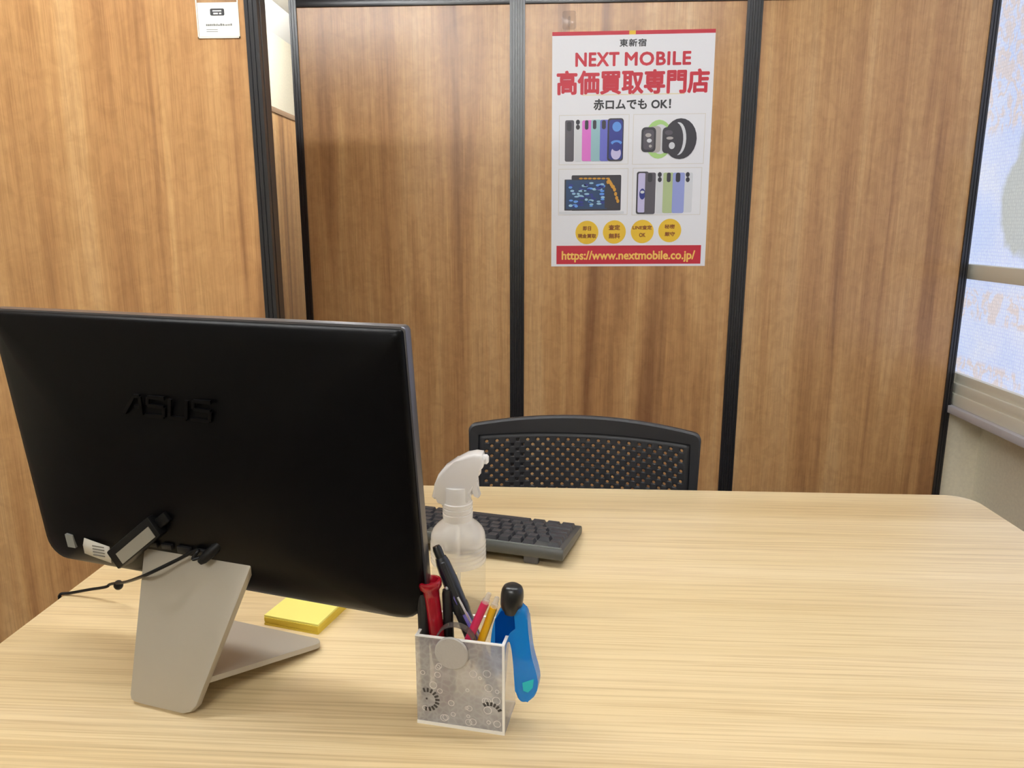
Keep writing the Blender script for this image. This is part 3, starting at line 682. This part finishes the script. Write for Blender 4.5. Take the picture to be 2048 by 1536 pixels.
pen('pen', 'slim black pen with silver tip standing just right of red marker', 'pen', (0.0261, 0.0300, 0.0060), (0.0236, 0.0300, 0.1309), black_pen)
def red_marker(L_): return [('barrel', [(0.004, 0), (0.0078, 0.004), (0.0080, 0.03), (0.0080, L_ - 0.014)], P_RED), ('cap_rim', [(0.0082, L_ - 0.016), (0.0086, L_ - 0.010), (0.0112, L_ - 0.007), (0.0118, L_ - 0.002), (0.0110, L_), (0.0088, L_ + 0.0002), (0.0078, L_ - 0.0012), (0.0070, L_ - 0.006), (0.001, L_ - 0.0062)], P_RED)]
pen('marker', 'thick red marker with flared hollow end between the slim black pens', 'marker', (0.0214, 0.0256, 0.0080), (0.0083, 0.0225, 0.1425), red_marker)
def navy_pen(L_): return [('barrel', [(0.0012, 0), (0.0030, 0.010), (0.0060, 0.040), (0.0080, 0.060), (0.0080, L_ * 0.80), (0.0074, L_ * 0.86), (0.0070, L_ - 0.018), (0.0056, L_ - 0.012)], P_NAV), ('grip_ring', [(0.0082, L_ * 0.60), (0.0086, L_ * 0.61), (0.0086, L_ * 0.65), (0.0082, L_ * 0.66)], P_BLK), ('push_button', [(0.0046, L_ - 0.013), (0.0046, L_ - 0.003), (0.0036, L_)], P_BLK), ('clip', clipb(0.0072, L_ * 0.60, L_ - 0.016, 0.0042, 2.2), P_NAV)]
pen('pen', 'thick navy ballpoint pen leaning diagonally in front of the spray bottle', 'pen', (0.0805, 0.0260, 0.0080), (0.0098, 0.0400, 0.1705), navy_pen)
def purple_pen(L_): return [('barrel', [(0.001, 0), (0.0030, 0.010), (0.0034, 0.013), (0.0034, L_ - 0.004), (0.0022, L_)], P_PUR), ('clip', clipb(0.0034, L_ * 0.25, L_ - 0.004, 0.0022, 2.4), P_SIL)]
pen('pen', 'lavender purple pen showing just below the thick navy pen', 'pen', (0.0706, 0.0267, 0.0521), (0.0304, 0.0310, 0.1268), purple_pen)
def pink_pen(L_): return [('barrel', [(0.0010, 0), (0.0030, 0.010), (0.0040, 0.013), (0.0040, L_ - 0.011)], P_PNK), ('push_button', [(0.0034, L_ - 0.0115), (0.0034, L_ - 0.007), (0.0025, L_ - 0.0065), (0.0025, L_ - 0.001), (0.0018, L_)], P_CLR), ('clip', clipb(0.0040, L_ * 0.45, L_ - 0.010, 0.0026, 1.2), P_CLR)]
pen('pen', 'crimson pink pen with clear push button leaning right', 'pen', (0.0400, 0.0089, 0.0646), (0.0688, 0.0220, 0.1358), pink_pen)
def yellow_pen(L_): return [('barrel', [(0.0010, 0), (0.0030, 0.010), (0.0040, 0.013), (0.0040, L_ - 0.011)], P_YLW), ('push_button', [(0.0034, L_ - 0.0115), (0.0034, L_ - 0.007), (0.0025, L_ - 0.0065), (0.0025, L_ - 0.001), (0.0018, L_)], P_CLR), ('clip', clipb(0.0040, L_ * 0.45, L_ - 0.010, 0.0026, 1.2), P_CLR)]
pen('pen', 'golden yellow pen with clear push button beside the blue plastic tool', 'pen', (0.0513, 0.0139, 0.0568), (0.0755, 0.0270, 0.1298), yellow_pen)
Mt = Matrix.Translation((0.0372, -0.0004, 0.0821)) @ Matrix.Rotation(R(90), 4, 'X')
M_TAB = mat('milky_grey_acrylic', (180, 176, 172), 0.4, bump=0.5, bscale=420)
ob('round_tab', lathe(bmesh.new(), [(0.0158, 0.0), (0.0166, 0.0008), (0.0166, 0.0022), (0.0158, 0.0030), (0.0004, 0.0030)], 40, 0, Mt), M_TAB, cu)
bm = bmesh.new(); n = 40
for ri, ro, y0, y1 in ((0.0182, 0.0200, 0.0040, 0.0110),):
    lo = [ell(0.0372 + 0.0016, 0.0821 + 0.0056, r, r, n) for r in (ri, ro)]
    A, B = [[bm.verts.new((p[0], y0, p[1])) for p in q] for q in lo]; C_, D_ = [[bm.verts.new((p[0], y1, p[1])) for p in q] for q in lo]
    for k in range(n):
        j = (k + 1) % n
        for q in ((A, B), (B, D_), (D_, C_), (C_, A)): bm.faces.new((q[0][k], q[0][j], q[1][j], q[1][k]))
ob('tab_ring', bm, clear('smoky_clear_ring', (120, 112, 110), 0.55, 0.05), cu)
M_BLUE = clear('translucent_blue_plastic', (30, 160, 242), 0.62, 0.10, (110, 205, 250))
t = thing('blue_plastic_tool', 'translucent blue plastic tool with black knob hooked over right wall of pen cup', 'tool', CUP, (0, 0, CY))
ob('body', PR([(0.0802, 0.1214), (0.0835, 0.1233), (0.0874, 0.1243), (0.0910, 0.1248), (0.0943, 0.1249), (0.0972, 0.1246), (0.0999, 0.1237), (0.1022, 0.1227), (0.1042, 0.1212), (0.1058, 0.1182), (0.1067, 0.1127), (0.1072, 0.1057), (0.1079, 0.0983), (0.1087, 0.0909), (0.1097, 0.0831), (0.1109, 0.0758), (0.1126, 0.0689), (0.1145, 0.0623), (0.1160, 0.0565), (0.1169, 0.0517), (0.1173, 0.0476), (0.1171, 0.0436), (0.1164, 0.0391), (0.1151, 0.0347), (0.1132, 0.0309), (0.1105, 0.0279), (0.1072, 0.0255), (0.1042, 0.0240), (0.1019, 0.0237), (0.0999, 0.0243), (0.0982, 0.0259), (0.0967, 0.0281), (0.0955, 0.0312), (0.0946, 0.0359), (0.0940, 0.0429), (0.0935, 0.0516), (0.0931, 0.0598), (0.0925, 0.0672), (0.0918, 0.0742), (0.0911, 0.0801), (0.0902, 0.0847), (0.0891, 0.0883), (0.0881, 0.0905), (0.0869, 0.0913), (0.0856, 0.0908), (0.0846, 0.0889), (0.0840, 0.0855), (0.0836, 0.0807), (0.0830, 0.0747), (0.0823, 0.0663), (0.0813, 0.0567), (0.0800, 0.0497), (0.0777, 0.0467), (0.0750, 0.0463), (0.0728, 0.0487), (0.0716, 0.0551), (0.0708, 0.0643), (0.0704, 0.0730), (0.0703, 0.0803), (0.0705, 0.0872), (0.0711, 0.0937), (0.0720, 0.0997), (0.0732, 0.1052), (0.0746, 0.1102), (0.0761, 0.1146), (0.0779, 0.1184)], 0.0190, 0.0330, 'y', 0.0030, 3), M_BLUE, t, ang=50)
Mk2 = axis_matrix((0.0891, 0.0260, 0.1204), (0.0915, 0.0260, 0.1468))
bm = bmesh.new(); lathe(bm, [(0.0085, -0.004), (0.0096, 0.0), (0.0108, 0.004), (0.0112, 0.014), (0.0106, 0.019), (0.0090, 0.0225), (0.0060, 0.0245)], 26, 0, Mk2)
ob('knob', bm, P_BLK, t)
ob('shade_patch', PR([(0.0750, 0.1101), (0.0809, 0.1203), (0.0888, 0.1223), (0.0937, 0.1166), (0.0947, 0.1031), (0.0888, 0.0981), (0.0858, 0.0882), (0.0749, 0.0857)], 0.0183, 0.0192, 'y', 0.0006, 1), clear('blue_plastic_shade', (4, 84, 176), 0.9, 0.12), t)  # darker blue patch puts shading on the tool's upper block
ob('inner_core', PR([(0.1016, 0.0464), (0.1134, 0.0520), (0.1125, 0.0421), (0.1076, 0.0359), (0.1026, 0.0373)], 0.0188, 0.0200, 'y', 0.0004, 1), mat('teal_plastic_core', (16, 190, 204), 0.25), t)
bm = bmesh.new()
for q in ((-0.0042, 0.0), (-0.0012, -0.0022), (0.0016, 0.0014), (-0.003, -0.0052), (0.0008, -0.0062)):
    box(bm, (0.0891 + q[0], 0.0189, 0.1119 + q[1]), (0.0891 + q[0] + 0.0026, 0.0196, 0.1119 + q[1] + 0.0016))
ob('printed_mark', bm, mat('white_tool_print', (226, 230, 236), 0.5), t)

# ================================================================== POSTER
PO_ROT = -0.00636
po = thing('poster', 'red and white shop poster taped to middle back partition', 'poster', (0.2762, 2.7860, 1.4617), (0, PO_ROT, 0))
ob('sheet', BX((-0.5638/2, 0.0, -0.8088/2), (0.5638/2, 0.0006, 0.8088/2)), M_PAPER, po)
M_BADGE = mat('print_brown', (132, 72, 20), 0.5)
ob('top_strip', PR([(-0.2819, 0.3919), (0.2819, 0.3919), (0.2819, 0.4044), (-0.2819, 0.4044)], -0.0006, -0.00005), M_RED, po)
ob('notch_mark', PR([(-0.0148, 0.3919), (0.0075, 0.3919), (0.0075, 0.4044), (-0.0148, 0.4044)], -0.0009, -0.0006), M_YEL, po)
ob('district_lettering', text_bm('東新宿', -0.0467, 0.3528, 0.0447, 0.3771, -0.0006, 0.03, spacing=1.15), M_INK, po)
ob('name_lettering', text_bm('NEXT', -0.1986, 0.2914, -0.0489, 0.3339, -0.0006, 0.048, spacing=1.08), M_RED, po)
ob('name_lettering', text_bm('MOBILE', -0.0264, 0.2911, 0.1997, 0.3334, -0.0006, 0.048, spacing=1.08), M_RED, po)
ob('headline_lettering', text_bm('高価買取専門店', -0.2628, 0.1986, 0.2652, 0.2745, -0.0006, 0.04, spacing=1.0), M_RED, po)
ob('thin_rule', BX((-0.1744, -0.0005, 0.1936), (0.1840, -0.0001, 0.1969)), mat('print_pale_gold', (226, 214, 180), 0.5), po)
ob('subtitle_lettering', text_bm('赤ロムでも OK！', -0.1334, 0.1452, 0.1366, 0.1803, -0.0006, 0.036, spacing=1.0), M_INK, po)
M_PC = {k: mat('print_' + k, c, 0.5) for k, c in dict(grey=(84, 80, 88), pearl=(214, 216, 220), pink=(222, 118, 206), teal=(150, 190, 196), indigo=(104, 108, 196), deepblue=(42, 52, 132), sky=(96, 150, 226), lilac=(196, 190, 226), leaf=(176, 192, 142), lavender=(150, 160, 216), lime=(170, 210, 130), silver=(176, 170, 168), midblue=(38, 66, 104), ice=(150, 190, 214), amber=(206, 150, 52), dark=(52, 50, 58)).items()}
PK = list(M_PC); PM = [M_PC[k] for k in PK]
def px(bm, pts, col, lay=1): poly(bm, pts, -0.0006 - 0.0003 * lay, PK.index(col))
def pr_(bm, x0, z0, x1, z1, col, lay=1, r=0.003): px(bm, rrect(x0, z0, x1, z1, min(r, (x1 - x0) * .45, (z1 - z0) * .45), 4), col, lay)
def frame(b):
    bm = bmesh.new(); w_ = 0.0016
    for q in ((b[0], b[1], b[2], b[1] + w_), (b[0], b[3] - w_, b[2], b[3]), (b[0], b[1], b[0] + w_, b[3]), (b[2] - w_, b[1], b[2], b[3])):
        poly(bm, [(q[0], q[1]), (q[2], q[1]), (q[2], q[3]), (q[0], q[3])], -0.0007)
    ob('picture_frame', bm, M_LINE, po)
frame((-0.2562, -0.0420, -0.0072, 0.1287))
frame((0.0069, -0.0431, 0.2604, 0.1283))
frame((-0.2567, -0.2191, -0.0060, -0.0559))
frame((0.0101, -0.2210, 0.2565, -0.0551))
bm = bmesh.new()
pr_(bm, -0.2347, -0.0307, -0.2026, 0.1113, 'grey', 1, 0.006)
pr_(bm, -0.2280, 0.0740, -0.2120, 0.1062, 'dark', 2, 0.008)
pr_(bm, -0.1990, -0.0311, -0.1740, 0.1108, 'pearl', 1, 0.006)
px(bm, ell(-0.1891, 0.1041, 0.0071, 0.0085, 24, 0, 360), 'dark', 4)
px(bm, ell(-0.1889, 0.0871, 0.0071, 0.0085, 24, 0, 360), 'dark', 4)
pr_(bm, -0.1740, -0.0297, -0.1366, 0.1104, 'pink', 1, 0.006)
pr_(bm, -0.1641, 0.0783, -0.1517, 0.1105, 'dark', 2, 0.008)
pr_(bm, -0.1420, -0.0300, -0.1064, 0.1117, 'teal', 2, 0.006)
pr_(bm, -0.1358, 0.0796, -0.1234, 0.1101, 'dark', 3, 0.008)
pr_(bm, -0.1100, -0.0303, -0.0762, 0.1113, 'indigo', 3, 0.006)
pr_(bm, -0.1039, 0.0792, -0.0897, 0.1096, 'dark', 4, 0.008)
pr_(bm, -0.0834, -0.0308, -0.0266, 0.1158, 'dark', 4, 0.01)
pr_(bm, -0.0781, -0.0256, -0.0302, 0.1108, 'deepblue', 5, 0.009)
px(bm, ell(-0.0507, 0.0870, 0.0159, 0.0169, 24, 0, 360), 'sky', 6)
px(bm, ell(-0.0512, 0.0327, 0.0195, 0.0085, 24, 0, 360), 'sky', 6)
px(bm, ell(-0.0522, -0.0033, 0.0178, 0.0223, 24, 0, 360), 'lilac', 6)
px(bm, ell(-0.0509, 0.0190, 0.0160, 0.0154, 24, 0, 360), 'deepblue', 7)
ob('phone_picture', bm, PM, po, recalc=False)
bm = bmesh.new()
px(bm, ell(0.0987, 0.0424, 0.0494, 0.0663, 24, 0, 360), 'lime', 1)
px(bm, ell(0.1040, 0.0425, 0.0335, 0.0510, 24, 0, 360), 'pearl', 2)
pr_(bm, 0.0671, -0.0031, 0.1059, 0.0870, 'silver', 3, 0.012)
pr_(bm, 0.0371, -0.0012, 0.0883, 0.0839, 'dark', 4, 0.014)
pr_(bm, 0.0441, 0.0074, 0.0812, 0.0754, 'grey', 5, 0.01)
px(bm, ell(0.0613, 0.0568, 0.0106, 0.0068, 24, 0, 360), 'silver', 6)
px(bm, ell(0.0654, 0.0381, 0.0088, 0.0068, 24, 0, 360), 'pearl', 6)
px(bm, ell(0.0696, 0.0193, 0.0053, 0.0051, 24, 0, 360), 'silver', 6)
px(bm, ell(0.1743, 0.0432, 0.0580, 0.0695, 24, 0, 360), 'dark', 5)
px(bm, ell(0.1673, 0.0434, 0.0281, 0.0560, 24, 0, 360), 'pearl', 6)
px(bm, ell(0.1551, 0.0418, 0.0299, 0.0577, 24, 0, 360), 'dark', 7)
pr_(bm, 0.1112, -0.0054, 0.1588, 0.0829, 'dark', 8, 0.014)
px(bm, ell(0.1454, 0.0201, 0.0106, 0.0119, 24, 0, 360), 'pearl', 9)
px(bm, ell(0.1332, 0.0644, 0.0141, 0.0085, 24, 0, 360), 'grey', 9)
px(bm, ell(0.1374, 0.0457, 0.0123, 0.0051, 24, 0, 360), 'silver', 9)
ob('watch_picture', bm, PM, po, recalc=False)
bm = bmesh.new()
pr_(bm, -0.2084, -0.0890, -0.0324, -0.0785, 'dark', 1, 0.002)
pr_(bm, -0.2349, -0.2025, -0.2095, -0.0932, 'dark', 1, 0.002)
pr_(bm, -0.2096, -0.2032, -0.0310, -0.0803, 'dark', 2, 0.003)
pr_(bm, -0.2295, -0.1976, -0.0795, -0.0956, 'midblue', 3, 0.003)
pr_(bm, -0.0887, -0.1948, -0.0365, -0.0861, 'dark', 4, 0.003)
px(bm, ell(-0.1381, -0.1679, 0.0097, 0.0045, 24, 0, 360), 'ice', 5)
px(bm, ell(-0.1113, -0.1711, 0.0068, 0.0029, 24, 0, 360), 'ice', 6)
px(bm, ell(-0.2011, -0.1433, 0.0068, 0.0038, 24, 0, 360), 'ice', 7)
px(bm, ell(-0.2136, -0.1210, 0.0069, 0.0044, 24, 0, 360), 'sky', 8)
px(bm, ell(-0.1950, -0.1723, 0.0062, 0.0039, 24, 0, 360), 'ice', 5)
px(bm, ell(-0.1982, -0.1878, 0.0055, 0.0042, 24, 0, 360), 'ice', 6)
px(bm, ell(-0.1081, -0.1283, 0.0106, 0.0037, 24, 0, 360), 'ice', 7)
px(bm, ell(-0.1921, -0.1875, 0.0065, 0.0045, 24, 0, 360), 'sky', 8)
px(bm, ell(-0.1784, -0.1340, 0.0063, 0.0031, 24, 0, 360), 'ice', 5)
px(bm, ell(-0.1738, -0.1742, 0.0086, 0.0039, 24, 0, 360), 'deepblue', 6)
px(bm, ell(-0.2070, -0.1333, 0.0071, 0.0040, 24, 0, 360), 'ice', 7)
px(bm, ell(-0.1555, -0.1644, 0.0057, 0.0045, 24, 0, 360), 'ice', 8)
px(bm, ell(-0.0986, -0.1344, 0.0076, 0.0038, 24, 0, 360), 'sky', 5)
px(bm, ell(-0.1698, -0.1532, 0.0055, 0.0029, 24, 0, 360), 'ice', 6)
px(bm, ell(-0.1377, -0.1866, 0.0061, 0.0033, 24, 0, 360), 'sky', 7)
px(bm, ell(-0.1728, -0.1335, 0.0083, 0.0042, 24, 0, 360), 'ice', 8)
px(bm, ell(-0.1421, -0.1713, 0.0074, 0.0033, 24, 0, 360), 'sky', 5)
px(bm, ell(-0.0994, -0.1111, 0.0072, 0.0039, 24, 0, 360), 'ice', 6)
px(bm, ell(-0.1727, -0.1837, 0.0084, 0.0034, 24, 0, 360), 'deepblue', 7)
px(bm, ell(-0.1770, -0.1726, 0.0088, 0.0041, 24, 0, 360), 'deepblue', 8)
px(bm, ell(-0.0931, -0.1173, 0.0057, 0.0045, 24, 0, 360), 'sky', 5)
px(bm, ell(-0.2109, -0.1672, 0.0073, 0.0033, 24, 0, 360), 'sky', 6)
px(bm, ell(-0.1966, -0.1884, 0.0089, 0.0043, 24, 0, 360), 'deepblue', 7)
px(bm, ell(-0.1125, -0.1144, 0.0093, 0.0045, 24, 0, 360), 'sky', 8)
px(bm, ell(-0.2019, -0.1403, 0.0062, 0.0043, 24, 0, 360), 'deepblue', 5)
px(bm, ell(-0.1972, -0.1833, 0.0088, 0.0031, 24, 0, 360), 'sky', 6)
px(bm, ell(-0.0967, -0.1635, 0.0071, 0.0033, 24, 0, 360), 'sky', 7)
px(bm, ell(-0.1657, -0.1153, 0.0074, 0.0045, 24, 0, 360), 'ice', 8)
px(bm, ell(-0.1379, -0.1465, 0.0073, 0.0030, 24, 0, 360), 'deepblue', 5)
px(bm, ell(-0.1516, -0.1507, 0.0081, 0.0029, 24, 0, 360), 'deepblue', 6)
px(bm, ell(-0.1294, -0.1611, 0.0095, 0.0035, 24, 0, 360), 'deepblue', 7)
px(bm, ell(-0.1127, -0.1262, 0.0107, 0.0041, 24, 0, 360), 'deepblue', 8)
px(bm, ell(-0.1350, -0.1537, 0.0055, 0.0038, 24, 0, 360), 'deepblue', 5)
px(bm, ell(-0.1751, -0.1264, 0.0070, 0.0037, 24, 0, 360), 'deepblue', 6)
px(bm, ell(-0.1720, -0.1590, 0.0094, 0.0043, 24, 0, 360), 'deepblue', 7)
px(bm, ell(-0.1022, -0.1182, 0.0101, 0.0036, 24, 0, 360), 'deepblue', 8)
px(bm, ell(-0.0974, -0.1485, 0.0083, 0.0031, 24, 0, 360), 'deepblue', 5)
px(bm, ell(-0.0998, -0.1449, 0.0091, 0.0041, 24, 0, 360), 'sky', 6)
px(bm, ell(-0.1936, -0.1708, 0.0086, 0.0040, 24, 0, 360), 'sky', 7)
px(bm, ell(-0.1777, -0.1509, 0.0101, 0.0033, 24, 0, 360), 'ice', 8)
px(bm, ell(-0.1908, -0.1537, 0.0088, 0.0031, 24, 0, 360), 'ice', 5)
px(bm, ell(-0.1381, -0.1064, 0.0079, 0.0032, 24, 0, 360), 'ice', 6)
px(bm, ell(-0.1060, -0.1127, 0.0106, 0.0036, 24, 0, 360), 'ice', 7)
px(bm, ell(-0.1641, -0.1333, 0.0090, 0.0029, 24, 0, 360), 'ice', 8)
px(bm, ell(-0.1853, -0.1817, 0.0054, 0.0035, 24, 0, 360), 'deepblue', 5)
px(bm, ell(-0.1092, -0.1791, 0.0092, 0.0038, 24, 0, 360), 'ice', 6)
px(bm, ell(-0.1476, -0.1291, 0.0070, 0.0037, 24, 0, 360), 'deepblue', 7)
px(bm, ell(-0.0967, -0.1750, 0.0077, 0.0043, 24, 0, 360), 'deepblue', 8)
px(bm, ell(-0.1579, -0.1163, 0.0075, 0.0036, 24, 0, 360), 'ice', 5)
px(bm, ell(-0.0959, -0.1565, 0.0073, 0.0044, 24, 0, 360), 'ice', 6)
px(bm, ell(-0.1682, -0.1310, 0.0104, 0.0038, 24, 0, 360), 'deepblue', 7)
px(bm, ell(-0.1370, -0.1811, 0.0075, 0.0036, 24, 0, 360), 'ice', 8)
px(bm, ell(-0.1543, -0.1446, 0.0093, 0.0035, 24, 0, 360), 'ice', 5)
px(bm, ell(-0.1420, -0.1255, 0.0107, 0.0037, 24, 0, 360), 'sky', 6)
px(bm, ell(-0.2122, -0.1852, 0.0071, 0.0045, 24, 0, 360), 'ice', 7)
px(bm, ell(-0.1568, -0.1132, 0.0088, 0.0036, 24, 0, 360), 'deepblue', 8)
px(bm, ell(-0.2104, -0.1140, 0.0075, 0.0036, 24, 0, 360), 'deepblue', 5)
px(bm, ell(-0.1851, -0.1439, 0.0056, 0.0037, 24, 0, 360), 'ice', 6)
px(bm, ell(-0.1266, -0.1279, 0.0081, 0.0045, 24, 0, 360), 'ice', 7)
px(bm, ell(-0.2133, -0.1131, 0.0069, 0.0040, 24, 0, 360), 'deepblue', 8)
px(bm, ell(-0.0786, -0.1032, 0.0054, 0.0070, 24, 0, 360), 'amber', 6)
px(bm, ell(-0.0747, -0.0992, 0.0054, 0.0070, 24, 0, 360), 'amber', 7)
px(bm, ell(-0.0707, -0.1041, 0.0054, 0.0070, 24, 0, 360), 'amber', 8)
px(bm, ell(-0.0666, -0.1108, 0.0054, 0.0070, 24, 0, 360), 'amber', 6)
px(bm, ell(-0.0625, -0.1179, 0.0054, 0.0070, 24, 0, 360), 'amber', 7)
px(bm, ell(-0.0585, -0.1210, 0.0054, 0.0070, 24, 0, 360), 'amber', 8)
px(bm, ell(-0.0543, -0.1298, 0.0054, 0.0070, 24, 0, 360), 'amber', 6)
px(bm, ell(-0.0500, -0.1451, 0.0054, 0.0070, 24, 0, 360), 'amber', 7)
px(bm, ell(-0.0458, -0.1592, 0.0054, 0.0070, 24, 0, 360), 'amber', 8)
px(bm, ell(-0.0415, -0.1701, 0.0054, 0.0070, 24, 0, 360), 'amber', 6)
px(bm, ell(-0.1759, -0.0902, 0.0072, 0.0031, 24, 0, 360), 'amber', 9)
px(bm, ell(-0.1597, -0.0903, 0.0072, 0.0031, 24, 0, 360), 'amber', 9)
px(bm, ell(-0.1435, -0.0905, 0.0072, 0.0031, 24, 0, 360), 'amber', 9)
px(bm, ell(-0.1273, -0.0907, 0.0072, 0.0031, 24, 0, 360), 'amber', 9)
px(bm, ell(-0.1112, -0.0908, 0.0072, 0.0031, 24, 0, 360), 'amber', 9)
px(bm, ell(-0.0950, -0.0910, 0.0072, 0.0031, 24, 0, 360), 'amber', 9)
px(bm, ell(-0.0789, -0.0911, 0.0072, 0.0031, 24, 0, 360), 'amber', 9)
pr_(bm, -0.2544, -0.2155, -0.0185, -0.2066, 'pearl', 1, 0.002)
ob('laptop_picture', bm, PM, po, recalc=False)
bm = bmesh.new()
pr_(bm, 0.0246, -0.2169, 0.0676, -0.0680, 'dark', 1, 0.008)
pr_(bm, 0.0300, -0.2115, 0.0569, -0.0732, 'lilac', 2, 0.006)
px(bm, ell(0.0462, -0.1464, 0.0108, 0.0193, 24, 0, 360), 'deepblue', 3)
px(bm, ell(0.0460, -0.1394, 0.0072, 0.0052, 24, 0, 360), 'pearl', 4)
pr_(bm, 0.0551, -0.2171, 0.0927, -0.0718, 'grey', 4, 0.006)
pr_(bm, 0.0641, -0.1048, 0.0802, -0.0735, 'dark', 5, 0.008)
pr_(bm, 0.0963, -0.2155, 0.1231, -0.0721, 'pearl', 1, 0.006)
px(bm, ell(0.1065, -0.0791, 0.0071, 0.0087, 24, 0, 360), 'dark', 4)
px(bm, ell(0.1071, -0.0964, 0.0071, 0.0087, 24, 0, 360), 'dark', 4)
pr_(bm, 0.1195, -0.2140, 0.1570, -0.0724, 'leaf', 2, 0.006)
pr_(bm, 0.1318, -0.1054, 0.1460, -0.0725, 'dark', 4, 0.008)
pr_(bm, 0.1534, -0.2143, 0.1962, -0.0728, 'lavender', 3, 0.006)
pr_(bm, 0.1638, -0.1057, 0.1798, -0.0728, 'dark', 4, 0.008)
pr_(bm, 0.1944, -0.2127, 0.2247, -0.0731, 'pearl', 1, 0.006)
px(bm, ell(0.2060, -0.0800, 0.0071, 0.0086, 24, 0, 360), 'dark', 4)
px(bm, ell(0.2067, -0.0974, 0.0071, 0.0087, 24, 0, 360), 'dark', 4)
ob('second_phone_picture', bm, PM, po, recalc=False)
bd = ob('badge', PR(ell(-0.1515, -0.2816, 0.0420, 0.0422, 32), -0.0007, -0.0001), M_YEL, po)
bm = text_bm('即日', -0.1663, -0.2743, -0.1371, -0.2600, -0.0010, 0.045)
bm = text_bm('現金買取', -0.1842, -0.3013, -0.1185, -0.2869, -0.0010, 0.045, bm=bm); ob('badge_lettering', bm, M_BADGE, bd)
bd = ob('badge', PR(ell(-0.0514, -0.2804, 0.0418, 0.0421, 32), -0.0007, -0.0001), M_YEL, po)
bm = text_bm('査定', -0.0717, -0.2731, -0.0317, -0.2553, -0.0010, 0.045)
bm = text_bm('無料', -0.0711, -0.3036, -0.0310, -0.2857, -0.0010, 0.045, bm=bm); ob('badge_lettering', bm, M_BADGE, bd)
bd = ob('badge', PR(ell(0.0502, -0.2793, 0.0416, 0.0420, 32), -0.0007, -0.0001), M_YEL, po)
bm = text_bm('LINE査定', 0.0154, -0.2720, 0.0841, -0.2577, -0.0010, 0.045)
bm = text_bm('OK', 0.0397, -0.2988, 0.0615, -0.2845, -0.0010, 0.045, bm=bm); ob('badge_lettering', bm, M_BADGE, bd)
bd = ob('badge', PR(ell(0.1495, -0.2763, 0.0415, 0.0419, 32), -0.0007, -0.0001), M_YEL, po)
bm = text_bm('秘密', 0.1309, -0.2690, 0.1670, -0.2548, -0.0010, 0.045)
bm = text_bm('厳守', 0.1319, -0.2958, 0.1680, -0.2815, -0.0010, 0.045, bm=bm); ob('badge_lettering', bm, M_BADGE, bd)
ob('web_banner', BX((-0.2626, -0.0006, -0.3962), (0.2651, -0.0001, -0.3291)), M_RED, po)
ob('web_lettering', text_bm('https://www.nextmobile.co.jp/', -0.2423, -0.3889, 0.2436, -0.3490, -0.0010, 0.03, spacing=1.0), mat('print_gold', (240, 196, 96), 0.5), po)

# ================================================================== SMALL THINGS ON THE PARTITIONS
hk = thing('adhesive_hook', 'clear plastic adhesive hook above the upper left poster corner', 'hook', (0.050, 2.787, 1.902))
M_HK = clear('clear_hook_plastic', (245, 240, 236), 0.14, 0.15)
ob('hook_plate', PR(rrect(-0.024, -0.030, 0.024, 0.030, 0.009), -0.0035, 0.0, 'y', 0.001, 2), M_HK, hk)
ob('hook_prong', tube(bmesh.new(), smooth_path([(0, -0.003, 0.010), (0, -0.010, -0.004), (0, -0.014, -0.018), (0, -0.022, -0.020), (0, -0.026, -0.010)], 6), 0.0045, 10), M_HK, hk)
nc = thing('notice_card', 'small white notice card in clear sleeve near top of the left partition', 'card', (-0.724, 1.687, 1.640))
ob('sleeve', BX((-0.047, -0.0012, -0.041), (0.046, 0.0, 0.085)), clear('clear_sleeve', (250, 246, 238), 0.10, 0.08), nc)
bm = bmesh.new(); box(bm, (-0.047, -0.0024, -0.041), (-0.0445, -0.0013, 0.085)); box(bm, (0.0435, -0.0024, -0.041), (0.046, -0.0013, 0.085)); box(bm, (-0.047, -0.0024, -0.041), (0.046, -0.0013, -0.038))
ob('sleeve_rim', bm, mat('sleeve_white_rim', (246, 238, 222), 0.4), nc)
ob('card', BX((-0.0435, -0.0022, -0.0375), (0.0432, -0.0013, 0.030)), mat('card_white', (238, 238, 232), 0.5), nc)
bm = bmesh.new(); prism(bm, rrect(-0.016, 0.004, 0.015, 0.018, 0.003), -0.0026, -0.00225, 'y'); ob('logo_plate', bm, M_INK, nc)
bm = bmesh.new()
box(bm, (-0.0105, -0.0028, 0.0122), (0.009, -0.00262, 0.0146)); box(bm, (-0.009, -0.0028, 0.0066), (0.001, -0.00262, 0.0096)); box(bm, (0.0035, -0.0028, 0.0066), (0.0085, -0.00262, 0.0096))
ob('logo_print', bm, mat('card_print_white', (236, 236, 234), 0.5), nc)
bm = bmesh.new(); random.seed(11); x = -0.027
while x < 0.030:
    wd = random.uniform(0.002, 0.0042); hh = random.uniform(0.0028, 0.0046); box(bm, (x, -0.0025, -0.0165), (x + wd, -0.00225, -0.0165 + hh)); x += wd + 0.0009
for z in (-0.0245, -0.0285): box(bm, (-0.027, -0.0025, z), (-0.002, -0.00225, z + 0.0011))
ob('card_text', bm, mat('card_print_grey', (112, 112, 108), 0.6), nc)
